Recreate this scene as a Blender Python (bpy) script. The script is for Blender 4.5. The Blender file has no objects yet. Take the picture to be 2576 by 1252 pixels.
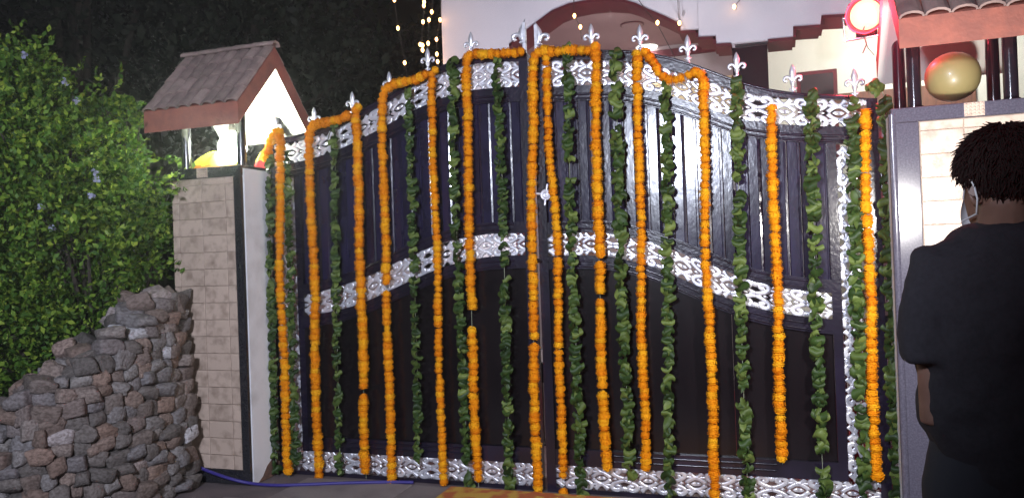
import bpy, math, random
import numpy as np
from mathutils import Vector, Matrix, Euler
random.seed(7); np.random.seed(7)
S = bpy.context.scene
COL = S.collection
PI = math.pi

# ------------------------------------------------------------------ camera
CAM = np.array([1.478, -4.777, 1.489])
YAW, PITCH, ROLL = math.radians(-18.928), math.radians(0.340), math.radians(-2.0415)
FPX, CXP, CYP = 1950.0, 1288.0, 626.0          # focal length and centre in photo units (2576 wide)
_f = np.array([math.sin(YAW)*math.cos(PITCH), math.cos(YAW)*math.cos(PITCH), math.sin(PITCH)])
_r = np.array([math.cos(YAW), -math.sin(YAW), 0.0]); _u = np.cross(_r, _f)
_R = math.cos(ROLL)*_r + math.sin(ROLL)*_u
_U = -math.sin(ROLL)*_r + math.cos(ROLL)*_u
cd = bpy.data.cameras.new('camera'); cam = bpy.data.objects.new('camera', cd); COL.objects.link(cam)
cd.sensor_width = 36; cd.lens = 36*FPX/2576; cd.clip_end = 500; cd.clip_start = .05
cam.matrix_world = Matrix(((_R[0], _U[0], -_f[0], CAM[0]), (_R[1], _U[1], -_f[1], CAM[1]),
                           (_R[2], _U[2], -_f[2], CAM[2]), (0, 0, 0, 1)))
S.camera = cam

def on(px, py, y=0.0, axis=1):
    """the point of the plane axis = y that the photo shows at (px, py)"""
    d = _f + (px-CXP)/FPX*_R - (py-CYP)/FPX*_U
    return CAM + (y-CAM[axis])/d[axis]*d
def at_depth(px, py, dep):
    d = _f + (px-CXP)/FPX*_R - (py-CYP)/FPX*_U
    return CAM + dep*d

# ------------------------------------------------------------------ night sky, exposure, floodlights
w = bpy.data.worlds.new('World'); S.world = w; w.use_nodes = True
nt = w.node_tree; bg = nt.nodes['Background']
sky = nt.nodes.new('ShaderNodeTexSky'); sky.sky_type = 'NISHITA'; sky.sun_disc = False
sky.sun_elevation = math.radians(-5); sky.sun_rotation = math.radians(200)
nt.links.new(sky.outputs[0], bg.inputs[0]); bg.inputs[1].default_value = 0.15
S.view_settings.view_transform = 'Standard'; S.view_settings.look = 'None'
S.view_settings.exposure = 0.0; S.view_settings.gamma = 1.0; S.view_settings.use_curve_mapping = False
S.cycles.max_bounces = 6; S.cycles.caustics_reflective = False; S.cycles.caustics_refractive = False
S.cycles.sample_clamp_indirect = 6.0
S.cycles.use_denoising = True

def lamp(name, kind, loc, power, col, size=.1, aim=None, spot=None, blend=.5):
    l = bpy.data.lights.new(name, kind); l.energy = power; l.color = col
    if kind == 'AREA': l.size = size; l.shape = 'DISK'
    elif kind in ('POINT', 'SPOT'): l.shadow_soft_size = size
    if spot: l.spot_size = math.radians(spot); l.spot_blend = blend
    o = bpy.data.objects.new(name, l); COL.objects.link(o); o.location = loc
    if aim is not None:
        o.rotation_euler = (Vector(aim)-Vector(loc)).to_track_quat('-Z', 'Y').to_euler()
    return o
# street flood behind the viewer (its reflection shows in the gate), video flood near the right pillar
FLOOD_HEAD = Vector((2.26, -1.66, 1.67))
lamp('street_flood_light', 'SPOT', (0.26, -5.7, 2.75), 1350, (.78, .84, 1.0), .24, aim=(-.70, .0, 1.9), spot=86, blend=.55)
lamp('video_flood_light', 'SPOT', FLOOD_HEAD+Vector((-.03, .05, 0)), 165, (1.0, .96, .92), .05, aim=(1.70, .0, 1.75), spot=150, blend=.35)
# added fill lamp, unseen behind the gate, brightens the house front
FILL_HEAD = Vector((-.35, 1.15, .55))
lamp('added_house_fill_light', 'SPOT', FILL_HEAD+Vector((.0, .04, .05)), 620, (.98, .94, 1.0), .08, aim=(.45, 4.2, 4.6), spot=140, blend=.6)

# ------------------------------------------------------------------ helpers
class MB:
    """collects faces of one mesh"""
    def __init__(s): s.v = []; s.f = []; s.m = []; s.sm = []
    def add(s, vs, fs, mi=0, smooth=False):
        o = len(s.v); s.v += [tuple(map(float, p)) for p in vs]
        for f in fs: s.f.append(tuple(i+o for i in f)); s.m.append(mi); s.sm.append(smooth)
        return s
    def box(s, a, b, mi=0, bev=0.0):
        x0, y0, z0 = [min(p, q) for p, q in zip(a, b)]; x1, y1, z1 = [max(p, q) for p, q in zip(a, b)]
        if bev <= 0:
            vs = [(x0,y0,z0),(x1,y0,z0),(x1,y1,z0),(x0,y1,z0),(x0,y0,z1),(x1,y0,z1),(x1,y1,z1),(x0,y1,z1)]
            return s.add(vs, [(0,3,2,1),(4,5,6,7),(0,1,5,4),(1,2,6,5),(2,3,7,6),(3,0,4,7)], mi)
        e = min(bev, (x1-x0)*.4, (y1-y0)*.4, (z1-z0)*.4)
        vs = []; idx = {}
        for ix, X in enumerate((x0, x1)):
            for iy, Y in enumerate((y0, y1)):
                for iz, Z in enumerate((z0, z1)):
                    sx, sy, sz = (e if ix == 0 else -e), (e if iy == 0 else -e), (e if iz == 0 else -e)
                    for k, p in enumerate(((X, Y+sy, Z+sz), (X+sx, Y, Z+sz), (X+sx, Y+sy, Z))):
                        idx[ix, iy, iz, k] = len(vs); vs.append(p)
        fs = []
        for i in (0, 1):
            q = [idx[i,0,0,0], idx[i,1,0,0], idx[i,1,1,0], idx[i,0,1,0]]; fs.append(q if i else q[::-1])
            q = [idx[0,i,0,1], idx[0,i,1,1], idx[1,i,1,1], idx[1,i,0,1]]; fs.append(q if i else q[::-1])
            q = [idx[0,0,i,2], idx[1,0,i,2], idx[1,1,i,2], idx[0,1,i,2]]; fs.append(q if i else q[::-1])
        for i in (0, 1):
            for j in (0, 1):
                fs.append([idx[0,i,j,1], idx[1,i,j,1], idx[1,i,j,2], idx[0,i,j,2]])
                fs.append([idx[i,0,j,0], idx[i,1,j,0], idx[i,1,j,2], idx[i,0,j,2]])
                fs.append([idx[i,j,0,0], idx[i,j,1,0], idx[i,j,1,1], idx[i,j,0,1]])
                for k in (0, 1): fs.append([idx[i,j,k,0], idx[i,j,k,1], idx[i,j,k,2]])
        return s.add(vs, fs, mi)
    def prism(s, poly, y0, y1, mi=0, smooth=False):
        """poly of (x, z) swept from y0 to y1"""
        n = len(poly); vs = [(x, y0, z) for x, z in poly]+[(x, y1, z) for x, z in poly]
        s.add(vs, [tuple(range(n)), tuple(range(2*n-1, n-1, -1))], mi)
        s.add(vs, [(i, i+n, (i+1) % n+n, (i+1) % n) for i in range(n)], mi, smooth)
        return s
    def tube(s, pts, rad, n=8, mi=0, smooth=True, caps=True, flat=None):
        pts = [Vector(p) for p in pts]; m = len(pts)
        rad = rad if hasattr(rad, '__len__') else [rad]*m
        vs = []; up = None
        for i in range(m):
            t = (pts[min(i+1, m-1)]-pts[max(i-1, 0)]).normalized()
            if up is None: up = Vector((0, 1, 0)) if abs(t.y) < .9 else Vector((1, 0, 0))
            a = (up-t*up.dot(t)).normalized(); b = t.cross(a); up = a
            for k in range(n):
                an = 2*PI*k/n; rr = rad[i]
                vs.append(pts[i]+a*math.cos(an)*rr*(flat or 1)+b*math.sin(an)*rr)
        fs = [(i*n+k, i*n+(k+1) % n, (i+1)*n+(k+1) % n, (i+1)*n+k) for i in range(m-1) for k in range(n)]
        s.add(vs, fs, mi, smooth)
        if caps: s.add(vs[:n], [tuple(range(n))[::-1]], mi); s.add(vs[-n:], [tuple(range(n))], mi)
        return s
    def lathe(s, prof, c=(0, 0, 0), n=16, mi=0, smooth=True, axis='z'):
        vs = []
        for r, h in prof:
            for k in range(n):
                a = 2*PI*k/n; p = (r*math.cos(a), r*math.sin(a), h)
                if axis == 'y': p = (p[0], p[2], p[1])
                vs.append((p[0]+c[0], p[1]+c[1], p[2]+c[2]))
        m = len(prof); fs = [(i*n+k, i*n+(k+1) % n, (i+1)*n+(k+1) % n, (i+1)*n+k) for i in range(m-1) for k in range(n)]
        if axis == 'y': fs = [f[::-1] for f in fs]
        s.add(vs, fs, mi, smooth); s.add(vs[:n], [tuple(range(n))[::-1]], mi); s.add(vs[-n:], [tuple(range(n))], mi)
        return s
    def loft(s, rings, n=20, mi=0, p=2.0, rot=0.0):
        """rings (cx, cy, cz, rx, ry): closed horizontal super-ellipses"""
        vs = []
        for cx, cy, cz, rx, ry in rings:
            for k in range(n):
                a = 2*PI*k/n; c, d = math.cos(a), math.sin(a)
                x = rx*math.copysign(abs(c)**(2/p), c); y = ry*math.copysign(abs(d)**(2/p), d)
                vs.append((cx+x*math.cos(rot)-y*math.sin(rot), cy+x*math.sin(rot)+y*math.cos(rot), cz))
        m = len(rings)
        s.add(vs, [(i*n+k, i*n+(k+1) % n, (i+1)*n+(k+1) % n, (i+1)*n+k) for i in range(m-1) for k in range(n)], mi, True)
        s.add(vs[:n], [tuple(range(n))[::-1]], mi); s.add(vs[-n:], [tuple(range(n))], mi)
        return s
    def mesh(s, name, mats, off=(0, 0, 0)):
        me = bpy.data.meshes.new(name)
        me.from_pydata([(x-off[0], y-off[1], z-off[2]) for x, y, z in s.v], [], s.f)
        for m in (mats if isinstance(mats, (list, tuple)) else [mats]): me.materials.append(m)
        me.polygons.foreach_set('material_index', s.m); me.polygons.foreach_set('use_smooth', s.sm)
        me.update(); return me
    def build(s, name, mats, parent=None):
        off = WLOC.get(parent.name, (0, 0, 0)) if parent else (0, 0, 0)
        o = bpy.data.objects.new(name, s.mesh(name, mats, off)); COL.objects.link(o)
        if parent: o.parent = parent; WLOC[o.name] = off
        return o
WLOC = {}
def thing(name, label, cat, loc, group=None):
    o = bpy.data.objects.new(name, None); COL.objects.link(o); o.location = loc
    o.empty_display_size = .05
    o['label'] = label; o['category'] = cat
    if group: o['group'] = group
    WLOC[o.name] = tuple(float(c) for c in loc)
    return o
def tag(o, label=None, cat=None, group=None, kind=None):
    for k, v in (('label', label), ('category', cat), ('group', group), ('kind', kind)):
        if v: o[k] = v
    return o
def put(name, me, parent, loc, rot=(0, 0, 0), sc=(1, 1, 1)):
    o = bpy.data.objects.new(name, me); COL.objects.link(o); o.parent = parent
    b = WLOC.get(parent.name, (0, 0, 0)) if parent else (0, 0, 0)
    o.location = (loc[0]-b[0], loc[1]-b[1], loc[2]-b[2])
    o.rotation_euler = rot if not isinstance(rot, Matrix) else rot.to_euler()
    o.scale = sc
    return o
def fix_normals(me):
    import bmesh
    b = bmesh.new(); b.from_mesh(me); bmesh.ops.recalc_face_normals(b, faces=b.faces); b.to_mesh(me); b.free()

def mat(name, col, rough=.5, metal=0., col2=None, vscale=6., detail=4., lo=.4, hi=.65, bump=0., bscale=40., rnd=0., ramp=None,
        coat=0., spec=.5, island=0., emit=None, es=0., trans=0., sss=0., stretch=None, bdist=.01):
    m = bpy.data.materials.new(name); m.use_nodes = True; t = m.node_tree; N = t.nodes; L = t.links
    p = N['Principled BSDF']; p.inputs['Roughness'].default_value = rough; p.inputs['Metallic'].default_value = metal
    p.inputs['Coat Weight'].default_value = coat; p.inputs['Coat Roughness'].default_value = .12
    p.inputs['Specular IOR Level'].default_value = spec
    if sss: p.inputs['Subsurface Weight'].default_value = sss; p.inputs['Subsurface Scale'].default_value = .01
    out = None
    tc = N.new('ShaderNodeTexCoord'); vec = tc.outputs['Object']
    if stretch:
        mp = N.new('ShaderNodeMapping'); mp.inputs['Scale'].default_value = stretch; L.new(vec, mp.inputs[0]); vec = mp.outputs[0]
    if ramp:
        oi = N.new('ShaderNodeObjectInfo') if not island else N.new('ShaderNodeNewGeometry')
        cr = N.new('ShaderNodeValToRGB'); e = cr.color_ramp.elements
        for i, (pos, c) in enumerate(ramp):
            el = e[i] if i < 2 else e.new(pos)
            el.position = pos; el.color = (*c, 1)
        L.new(oi.outputs['Random' if not island else 'Random Per Island'], cr.inputs[0]); out = cr.outputs[0]
    if col2:
        nz = N.new('ShaderNodeTexNoise'); nz.inputs['Scale'].default_value = vscale; nz.inputs['Detail'].default_value = detail
        L.new(vec, nz.inputs['Vector'])
        if ramp or rnd:   # a different part of the pattern on every copy
            oi2 = N.new('ShaderNodeObjectInfo'); ad = N.new('ShaderNodeVectorMath'); ad.operation = 'ADD'
            mu = N.new('ShaderNodeMath'); mu.operation = 'MULTIPLY'; mu.inputs[1].default_value = 37.0
            L.new(oi2.outputs['Random'], mu.inputs[0]); L.new(vec, ad.inputs[0]); L.new(mu.outputs[0], ad.inputs[1]); L.new(ad.outputs[0], nz.inputs['Vector'])
        mr = N.new('ShaderNodeMapRange'); mr.inputs['From Min'].default_value = lo; mr.inputs['From Max'].default_value = hi
        L.new(nz.outputs['Fac'], mr.inputs[0])
        mx = N.new('ShaderNodeMixRGB'); L.new(mr.outputs[0], mx.inputs[0])
        if ramp: mx.blend_type = 'MULTIPLY'; L.new(out, mx.inputs[1]); mx.inputs[2].default_value = (*col2, 1)
        else: mx.inputs[1].default_value = (*col, 1); mx.inputs[2].default_value = (*col2, 1)
        out = mx.outputs[0]
    if rnd:
        oi = N.new('ShaderNodeObjectInfo'); hs = N.new('ShaderNodeHueSaturation')
        mr = N.new('ShaderNodeMapRange'); mr.inputs['To Min'].default_value = 1-rnd; mr.inputs['To Max'].default_value = 1+rnd
        L.new(oi.outputs['Random'], mr.inputs[0]); L.new(mr.outputs[0], hs.inputs['Value'])
        if out: L.new(out, hs.inputs['Color'])
        else: hs.inputs['Color'].default_value = (*col, 1)
        out = hs.outputs[0]
    if out: L.new(out, p.inputs['Base Color'])
    else: p.inputs['Base Color'].default_value = (*col, 1)
    if bump:
        nb = N.new('ShaderNodeTexNoise'); nb.inputs['Scale'].default_value = bscale; nb.inputs['Detail'].default_value = 5
        L.new(vec, nb.inputs['Vector'])
        bn = N.new('ShaderNodeBump'); bn.inputs['Strength'].default_value = bump; bn.inputs['Distance'].default_value = bdist
        L.new(nb.outputs['Fac'], bn.inputs['Height']); L.new(bn.outputs[0], p.inputs['Normal'])
    if emit: p.inputs['Emission Color'].default_value = (*emit, 1); p.inputs['Emission Strength'].default_value = es
    if trans:
        tr = N.new('ShaderNodeBsdfTranslucent'); ms = N.new('ShaderNodeMixShader'); ms.inputs[0].default_value = trans
        if out: L.new(out, tr.inputs[0])
        else: tr.inputs[0].default_value = (*col, 1)
        L.new(p.outputs[0], ms.inputs[1]); L.new(tr.outputs[0], ms.inputs[2])
        L.new(ms.outputs[0], N['Material Output'].inputs['Surface'])
    return m

# materials
m_paint = mat('gate_paint', (.009, .007, .015), .24, col2=(.015, .011, .026), vscale=5, bump=.35, bscale=55, bdist=.004, coat=.3)
m_board = mat('board_paint', (.011, .009, .024), .2, col2=(.017, .014, .040), vscale=9, bump=.25, bscale=40, bdist=.004, coat=.3, rnd=.25, stretch=(1, 1, .5))
m_sheet = mat('sheet_paint', (.005, .0036, .005), .2, col2=(.009, .0065, .008), vscale=4, bump=.12, bscale=30, bdist=.003, stretch=(1, 1, .3))
m_silver = mat('silver_paint', (.82, .81, .86), .34, .55, col2=(.6, .59, .66), vscale=18, bump=.15, bscale=60, bdist=.003)
m_black = mat('black_gloss', (.012, .011, .016), .15, coat=.4, bump=.2, bscale=30, bdist=.003)
m_granite_b = mat('black_granite', (.010, .010, .013), .16, col2=(.03, .03, .036), vscale=160, coat=.2)
m_granite_g = mat('grey_granite', (.055, .052, .075), .2, col2=(.09, .085, .115), vscale=120, coat=.25)
m_tile = mat('beige_tile', (.48, .37, .305), .35, col2=(.26, .19, .15), vscale=15, lo=.48, hi=.76, bump=.3, bscale=26, rnd=.07)
m_grout = mat('grout', (.38, .30, .245), .9)
m_plaster = mat('white_plaster', (.72, .71, .74), .85, col2=(.50, .48, .49), vscale=4.5, lo=.45, hi=.75, bump=.2, bscale=45)
m_house = mat('house_white_paint', (.82, .79, .86), .8, col2=(.76, .73, .80), vscale=1.3, bump=.1, bscale=30)
m_cream = mat('cream_wall', (.80, .82, .72), .85, col2=(.74, .76, .66), vscale=1.6)
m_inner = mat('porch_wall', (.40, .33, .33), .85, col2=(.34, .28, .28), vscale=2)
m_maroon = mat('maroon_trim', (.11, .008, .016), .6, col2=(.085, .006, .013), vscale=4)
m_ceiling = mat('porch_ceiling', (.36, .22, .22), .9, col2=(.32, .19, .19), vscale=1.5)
m_terra = mat('terracotta', (.31, .10, .07), .75, col2=(.23, .08, .06), vscale=14, bump=.3, bscale=60)
m_tile_roof = mat('roof_tile_clay', (.29, .205, .185), .85, col2=(.20, .14, .13), vscale=12, bump=.4, bscale=50, rnd=.2)
m_ceil_white = mat('soffit_white', (.75, .75, .68), .9)
m_marigold = mat('marigold_petals', (1, .3, 0), .75, ramp=[(0, (.85, .29, .004)), (.55, (.90, .37, .006)), (1, (.92, .49, .014))], col2=(.84, .76, .6), vscale=60, spec=.15, trans=.18)
m_leaf = mat('garland_leaf', (.05, .12, .02), .5, ramp=[(0, (.013, .032, .007)), (.4, (.032, .067, .013)), (.75, (.074, .112, .024)), (1, (.15, .20, .048))], col2=(.7, .75, .7), vscale=25, spec=.3, trans=.1)
m_string = mat('string', (.25, .28, .2), .9)
m_stone = mat('stone', (.2, .18, .17), .9, ramp=[(0, (.10, .088, .083)), (.2, (.165, .14, .13)), (.4, (.185, .125, .10)), (.58, (.185, .17, .178)), (.78, (.245, .22, .21)), (.92, (.25, .165, .13)), (1, (.52, .52, .56))],
              col2=(.5, .47, .45), vscale=7, bump=.5, bscale=11, bdist=.02)
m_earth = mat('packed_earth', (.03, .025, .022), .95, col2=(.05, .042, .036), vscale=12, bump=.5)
m_bush = mat('bush_leaf', (.05, .1, .02), .55, island=1, ramp=[(0, (.03, .085, .013)), (.45, (.085, .18, .022)), (.8, (.18, .29, .036)), (1, (.33, .42, .055))], spec=.25, trans=.35)
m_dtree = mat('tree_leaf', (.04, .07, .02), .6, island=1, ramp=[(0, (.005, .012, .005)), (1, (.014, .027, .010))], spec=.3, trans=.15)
m_bark = mat('bark', (.045, .034, .026), .9, col2=(.03, .022, .018), vscale=14, bump=.8)
m_flower = mat('pale_flower', (.30, .31, .45), .7, trans=.2)
m_floor = mat('driveway_concrete', (.135, .105, .11), .85, col2=(.095, .075, .08), vscale=4, bump=.4, bscale=70)
m_slab = mat('paving_slab', (.20, .17, .17), .8, col2=(.15, .125, .13), vscale=6, bump=.3, bscale=80, rnd=.4)
m_court = mat('courtyard_tile', (.42, .38, .40), .5, col2=(.36, .32, .34), vscale=3, rnd=.08)
m_red = mat('red_cloth', (.45, .035, .06), .85, col2=(.36, .025, .045), vscale=5)
m_wood = mat('brown_wood', (.20, .085, .05), .55, col2=(.13, .055, .035), vscale=6, stretch=(8, 8, 1))
m_skin = mat('skin', (.21, .11, .08), .5, sss=.1, col2=(.16, .082, .058), vscale=14)
m_shirt = mat('black_shirt', (.018, .017, .023), .9, col2=(.013, .0125, .017), vscale=90, bump=.25, bscale=220, bdist=.002)
m_trouser = mat('dark_trousers', (.02, .022, .03), .9)
m_hair = mat('dark_hair', (.012, .008, .007), .8, spec=.15)
m_mask = mat('white_mask_loop', (.7, .68, .7), .8)
m_balloon = mat('gold_balloon', (.30, .245, .105), .4, .0, coat=.12, trans=.08)
m_cable = mat('violet_hose', (.035, .025, .19), .5)
m_wire = mat('dark_wire', (.05, .045, .04), .6)
m_metal = mat('bright_metal', (.7, .69, .72), .25, .9)
m_marble = mat('white_marble', (.85, .84, .82), .12, col2=(.76, .75, .74), vscale=8, coat=.3)
m_chip = mat('exposed_brick', (.16, .085, .06), .95, col2=(.09, .055, .045), vscale=25, bump=.8)
m_bulb = mat('warm_bulb', (1, .7, .4), .4, emit=(1, .50, .16), es=11)
m_downlight = mat('ceiling_lamp_glass', (1, 1, 1), .4, emit=(1, .95, .9), es=9)
m_lantern_bulb = mat('lantern_bulb', (1, 1, 1), .4, emit=(.93, 1, .82), es=120)
m_par_lens = mat('red_lamp_lens', (1, .2, .1), .3, emit=(1, .125, .06), es=7.5)

# ================================================================== GROUND
GZ = -.03
g = MB().add([(-60, -30, GZ-.004), (60, -30, GZ-.004), (60, 60, GZ-.004), (-60, 60, GZ-.004)], [(0, 1, 2, 3)]).build('ground', m_floor)
tag(g, kind='structure')
pav = bpy.data.objects.new('driveway_paving', None); COL.objects.link(pav); tag(pav, kind='structure'); WLOC[pav.name] = (0, 0, 0)
def slab(x0, y0, x1, y1, rz=0):
    return put('slab', MB().box((-(x1-x0)/2+.006, -(y1-y0)/2+.006, -.012), ((x1-x0)/2-.006, (y1-y0)/2-.006, .004), bev=.004).mesh('slab', m_slab), pav,
               ((x0+x1)/2, (y0+y1)/2, GZ), (0, 0, rz))
for i in range(5):
    for j in range(4):
        slab(-2.0+i*.82+(.3 if j % 2 else 0), -2.1+j*.5, -2.0+(i+1)*.82+(.3 if j % 2 else 0), -2.1+(j+1)*.5)
court = bpy.data.objects.new('courtyard_floor', None); COL.objects.link(court); tag(court, kind='structure'); WLOC[court.name] = (0, 0, 0)
ct = MB().box((-.297, -.297, -.02), (.297, .297, .004), bev=.003).mesh('floor_tile', m_court)
for i in range(9):
    for j in range(11):
        put('floor_tile', ct, court, (-2.25+i*.6, .55+j*.6, GZ))

# ================================================================== GATE
pts = lambda L, y=0: np.array([on(px, py, y)[[0, 2]] for px, py in L])
class Curve:
    def __init__(s, L, smooth=.09):
        a = pts(L); a = a[np.argsort(a[:, 0])]; xs = np.linspace(a[0, 0]-.5, a[-1, 0]+.5, 400)
        z = np.interp(xs, a[:, 0], a[:, 1]); k = int(smooth/(xs[1]-xs[0]))*2+1
        zp = np.pad(z, k, mode='edge'); ker = np.hanning(k+2)[1:-1]; ker /= ker.sum()
        s.xs = xs; s.z = np.convolve(zp, ker, 'same')[k:-k]
    def __call__(s, x): return float(np.interp(x, s.xs, s.z))
    def slope(s, x): return (s(x+.02)-s(x-.02))/.04
TOP_R = [(1365, 140), (1480, 128), (1600, 130), (1690, 146), (1760, 168), (1850, 203), (1930, 227), (2020, 240), (2110, 246), (2200, 250)]
TBU_R = [(1365, 157), (1480, 152), (1560, 154), (1650, 168), (1730, 190), (1800, 214), (1870, 236), (1950, 247), (2050, 251), (2190, 252)]
TBL_R = [(1365, 222), (1480, 216), (1560, 218), (1650, 232), (1730, 255), (1800, 281), (1860, 302), (1950, 314), (2050, 319), (2190, 322)]
MBU_R = [(1375, 590), (1470, 583), (1550, 587), (1650, 612), (1720, 638), (1800, 670), (1880, 702), (1960, 722), (2040, 732), (2105, 737)]
MBL_R = [(1375, 645), (1470, 641), (1550, 646), (1640, 668), (1720, 702), (1800, 738), (1880, 768), (1960, 786), (2040, 797), (2105, 803)]
TOP_L = [(705, 350), (760, 340), (850, 310), (915, 278), (985, 240), (1050, 196), (1110, 170), (1180, 146), (1250, 138), (1335, 136)]
TBU_L = [(705, 364), (770, 354), (850, 325), (920, 292), (985, 256), (1050, 216), (1110, 188), (1180, 166), (1250, 158), (1320, 158)]
TBL_L = [(705, 420), (740, 412), (800, 398), (860, 377), (925, 345), (990, 310), (1050, 277), (1110, 250), (1180, 230), (1250, 223), (1320, 220)]
MBU_L = [(757, 743), (810, 733), (860, 719), (910, 702), (960, 680), (1010, 655), (1060, 632), (1110, 612), (1170, 597), (1230, 588), (1325, 586)]
MBL_L = [(757, 795), (810, 788), (860, 778), (910, 764), (960, 742), (1010, 718), (1060, 695), (1110, 674), (1170, 656), (1230, 645), (1325, 641)]
zb_u = float(np.mean([on(p, q)[2] for p, q in ((760, 1129), (1050, 1146), (1330, 1160), (1400, 1165), (1750, 1184), (2060, 1203))]))
zb_l = zb_u-.145
Z0 = zb_l-.075                                              # underside of the gate
X = lambda px, py: float(on(px, py)[0])
FY = -.03                                                   # front face of the frame

# ---- one ornamental casting: four mirrored scrolls, a fleur at the top and the foot
TW, TH = .28, .15
def bez(p, n=18):
    p = [np.array(q, float) for q in p]; out = []
    for i in range(len(p)-1):
        a, b, c, d = p[max(i-1, 0)], p[i], p[i+1], p[min(i+2, len(p)-1)]
        for t in np.linspace(0, 1, max(3, n//(len(p)-1)), endpoint=(i == len(p)-2)):
            out.append(.5*((2*b)+(-a+c)*t+(2*a-5*b+4*c-d)*t*t+(-a+3*b-3*c+d)*t**3))
    return out
def ribbon(mb, path, w0, wmid, w1, h, ry=0.0, mx=1, mz=1):
    path = [np.array((p[0]*mx, p[1]*mz)) for p in path]; m = len(path); vs = []
    for i, p in enumerate(path):
        t = path[min(i+1, m-1)]-path[max(i-1, 0)]; t = t/(np.linalg.norm(t)+1e-9); nrm = np.array((-t[1], t[0]))
        u = i/(m-1); wd = (w0+(wmid-w0)*math.sin(PI*min(u*1.0, .5))) if u < .5 else (w1+(wmid-w1)*math.sin(PI*u))
        for a, hh in ((-1, 0), (-.92, .55), (-.42, .95), (0, .72), (.42, .95), (.92, .55), (1, 0)):
            q = p+nrm*wd*a; vs.append((q[0], -hh*h+ry, q[1]))
    K = 7
    fs = [(i*K+k, i*K+k+1, (i+1)*K+k+1, (i+1)*K+k) for i in range(m-1) for k in range(K-1)]
    fs += [tuple(range(K)), tuple(range((m-1)*K, m*K))[::-1]]
    fs += [((i+1)*K, i*K, i*K+K-1, (i+1)*K+K-1) for i in range(m-1)]
    if mx*mz < 0: fs = [f[::-1] for f in fs]
    mb.add(vs, fs, 0, True)
def casting(halves=(-1, 1), w=TW, h=TH):
    mb = MB()
    for mx in halves:
        for mz in (-1, 1):
            S1 = lambda L: [(a*w, b*h) for a, b in L]
            ribbon(mb, bez(S1([(.0, .055), (.09, .085), (.20, .17), (.272, .285), (.255, .405), (.175, .455), (.10, .41), (.095, .315), (.145, .27), (.185, .32)]), 34), .010, .0155, .0115, .015, 0, mx, mz)
            ribbon(mb, bez(S1([(.5, .25), (.45, .30), (.405, .375), (.36, .46)]), 8), .014, .012, .017, .013, 0, mx, mz)
            ribbon(mb, bez(S1([(.5, .25), (.43, .21), (.36, .13), (.30, .03)]), 8), .014, .012, .014, .013, 0, mx, mz)
            ribbon(mb, bez(S1([(.27, .29), (.33, .275), (.40, .27), (.445, .255)]), 6), .009, .008, .009, .011, 0, mx, mz)
    for mx in halves:                                    # pointed studs along the middle line
        ribbon(mb, [(0, 0), (.05*w*mx, .0), (.125*w*mx, 0)], .016, .013, .002, .011)
        ribbon(mb, [(.395*w*mx, 0), (.44*w*mx, .0), (.5*w*mx, 0)], .002, .012, .013, .011)
        ribbon(mb, [(.155*w*mx, 0), (.20*w*mx, .0), (.25*w*mx, 0)], .002, .009, .002, .010)
    for mz in (-1, 1):
        for a in (-.035, 0, .035):
            if len(halves) == 1 and a*halves[0] < -.001: continue
            ribbon(mb, [(a*w*.3, .30*h), (a*w*.8, .40*h), (a*w*1.9, .49*h)], .006, .012, .004, .012, -.001*(a == 0), 1, mz)
    me = mb.mesh('scroll_casting', m_silver); fix_normals(me); return me
c_full, c_right, c_left = casting(), casting((1,)), casting((-1,))

# ---- finials
def fleur_mesh(name, half=0, k=1.0):
    mb = MB(); T = .012*k
    def petal(path, w, th, mx=1):
        path = [(p[0]*k*mx, p[1]*k) for p in path]; n = 8; vs = []; m = len(path)
        for i, p in enumerate(path):
            a = np.array(path[max(i-1, 0)]); b = np.array(path[min(i+1, m-1)]); t = (b-a)/(np.linalg.norm(b-a)+1e-9); nr = (-t[1], t[0])
            for j in range(n):
                an = 2*PI*j/n; vs.append((p[0]+nr[0]*w[i]*k*math.cos(an), math.sin(an)*th[i]*k, p[1]+nr[1]*w[i]*k*math.cos(an)))
        fs = [(i*n+j, i*n+(j+1) % n, (i+1)*n+(j+1) % n, (i+1)*n+j) for i in range(m-1) for j in range(n)]
        fs += [tuple(range(n))[::-1], tuple(range((m-1)*n, m*n))]
        mb.add(vs, fs, 0, True)
    if not half:
        petal([(0, .045), (0, .07), (0, .092), (0, .115), (0, .14), (0, .16)], [.006, .009, .016, .019, .012, .001], [.006, .008, .010, .011, .008, .001])
        for mx in (1, -1):
            petal(bez([(.004, .058), (.012, .075), (.026, .088), (.042, .085), (.047, .070), (.038, .062), (.032, .068)], 18),
                  [.006]+[.0085]*4+[.009]*6+[.0075]*20, [.007]*40, mx)
            petal([(0, .012), (.012, .013), (.022, .02)], [.005, .006, .002], [.006, .006, .002], mx)
        mb.lathe([(.010, -.02), (.012, -.004), (.008, .004), (.011, .014), (.015, .018), (.007, .028), (.013, .045), (.016, .050), (.016, .056), (.008, .060)], n=10)
    else:
        mx = half
        petal([(.016, .07), (.026, .12), (.030, .16), (.024, .20), (.012, .25), (.004, .285)], [.014, .024, .028, .022, .010, .001], [.012, .013, .013, .011, .008, .001], mx)
        petal(bez([(.014, .075), (.030, .125), (.055, .158), (.082, .155), (.092, .130), (.080, .114), (.068, .122)], 18), [.012]+[.016]*4+[.016]*6+[.012]*20, [.013]*40, mx)
        petal(bez([(.014, .080), (.018, .045), (.036, .016), (.060, .018), (.064, .034)], 14), [.014]*3+[.014]*6+[.009]*20, [.012]*40, mx)
        mb.box((.001*mx, -.014, -.03), (.02*mx, .014, .25)); mb.box((.001*mx, -.018, .078), (.045*mx, .018, .092), bev=.003)
    me = mb.mesh(name, m_silver); fix_normals(me); return me
me_finial = fleur_mesh('finial')
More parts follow.
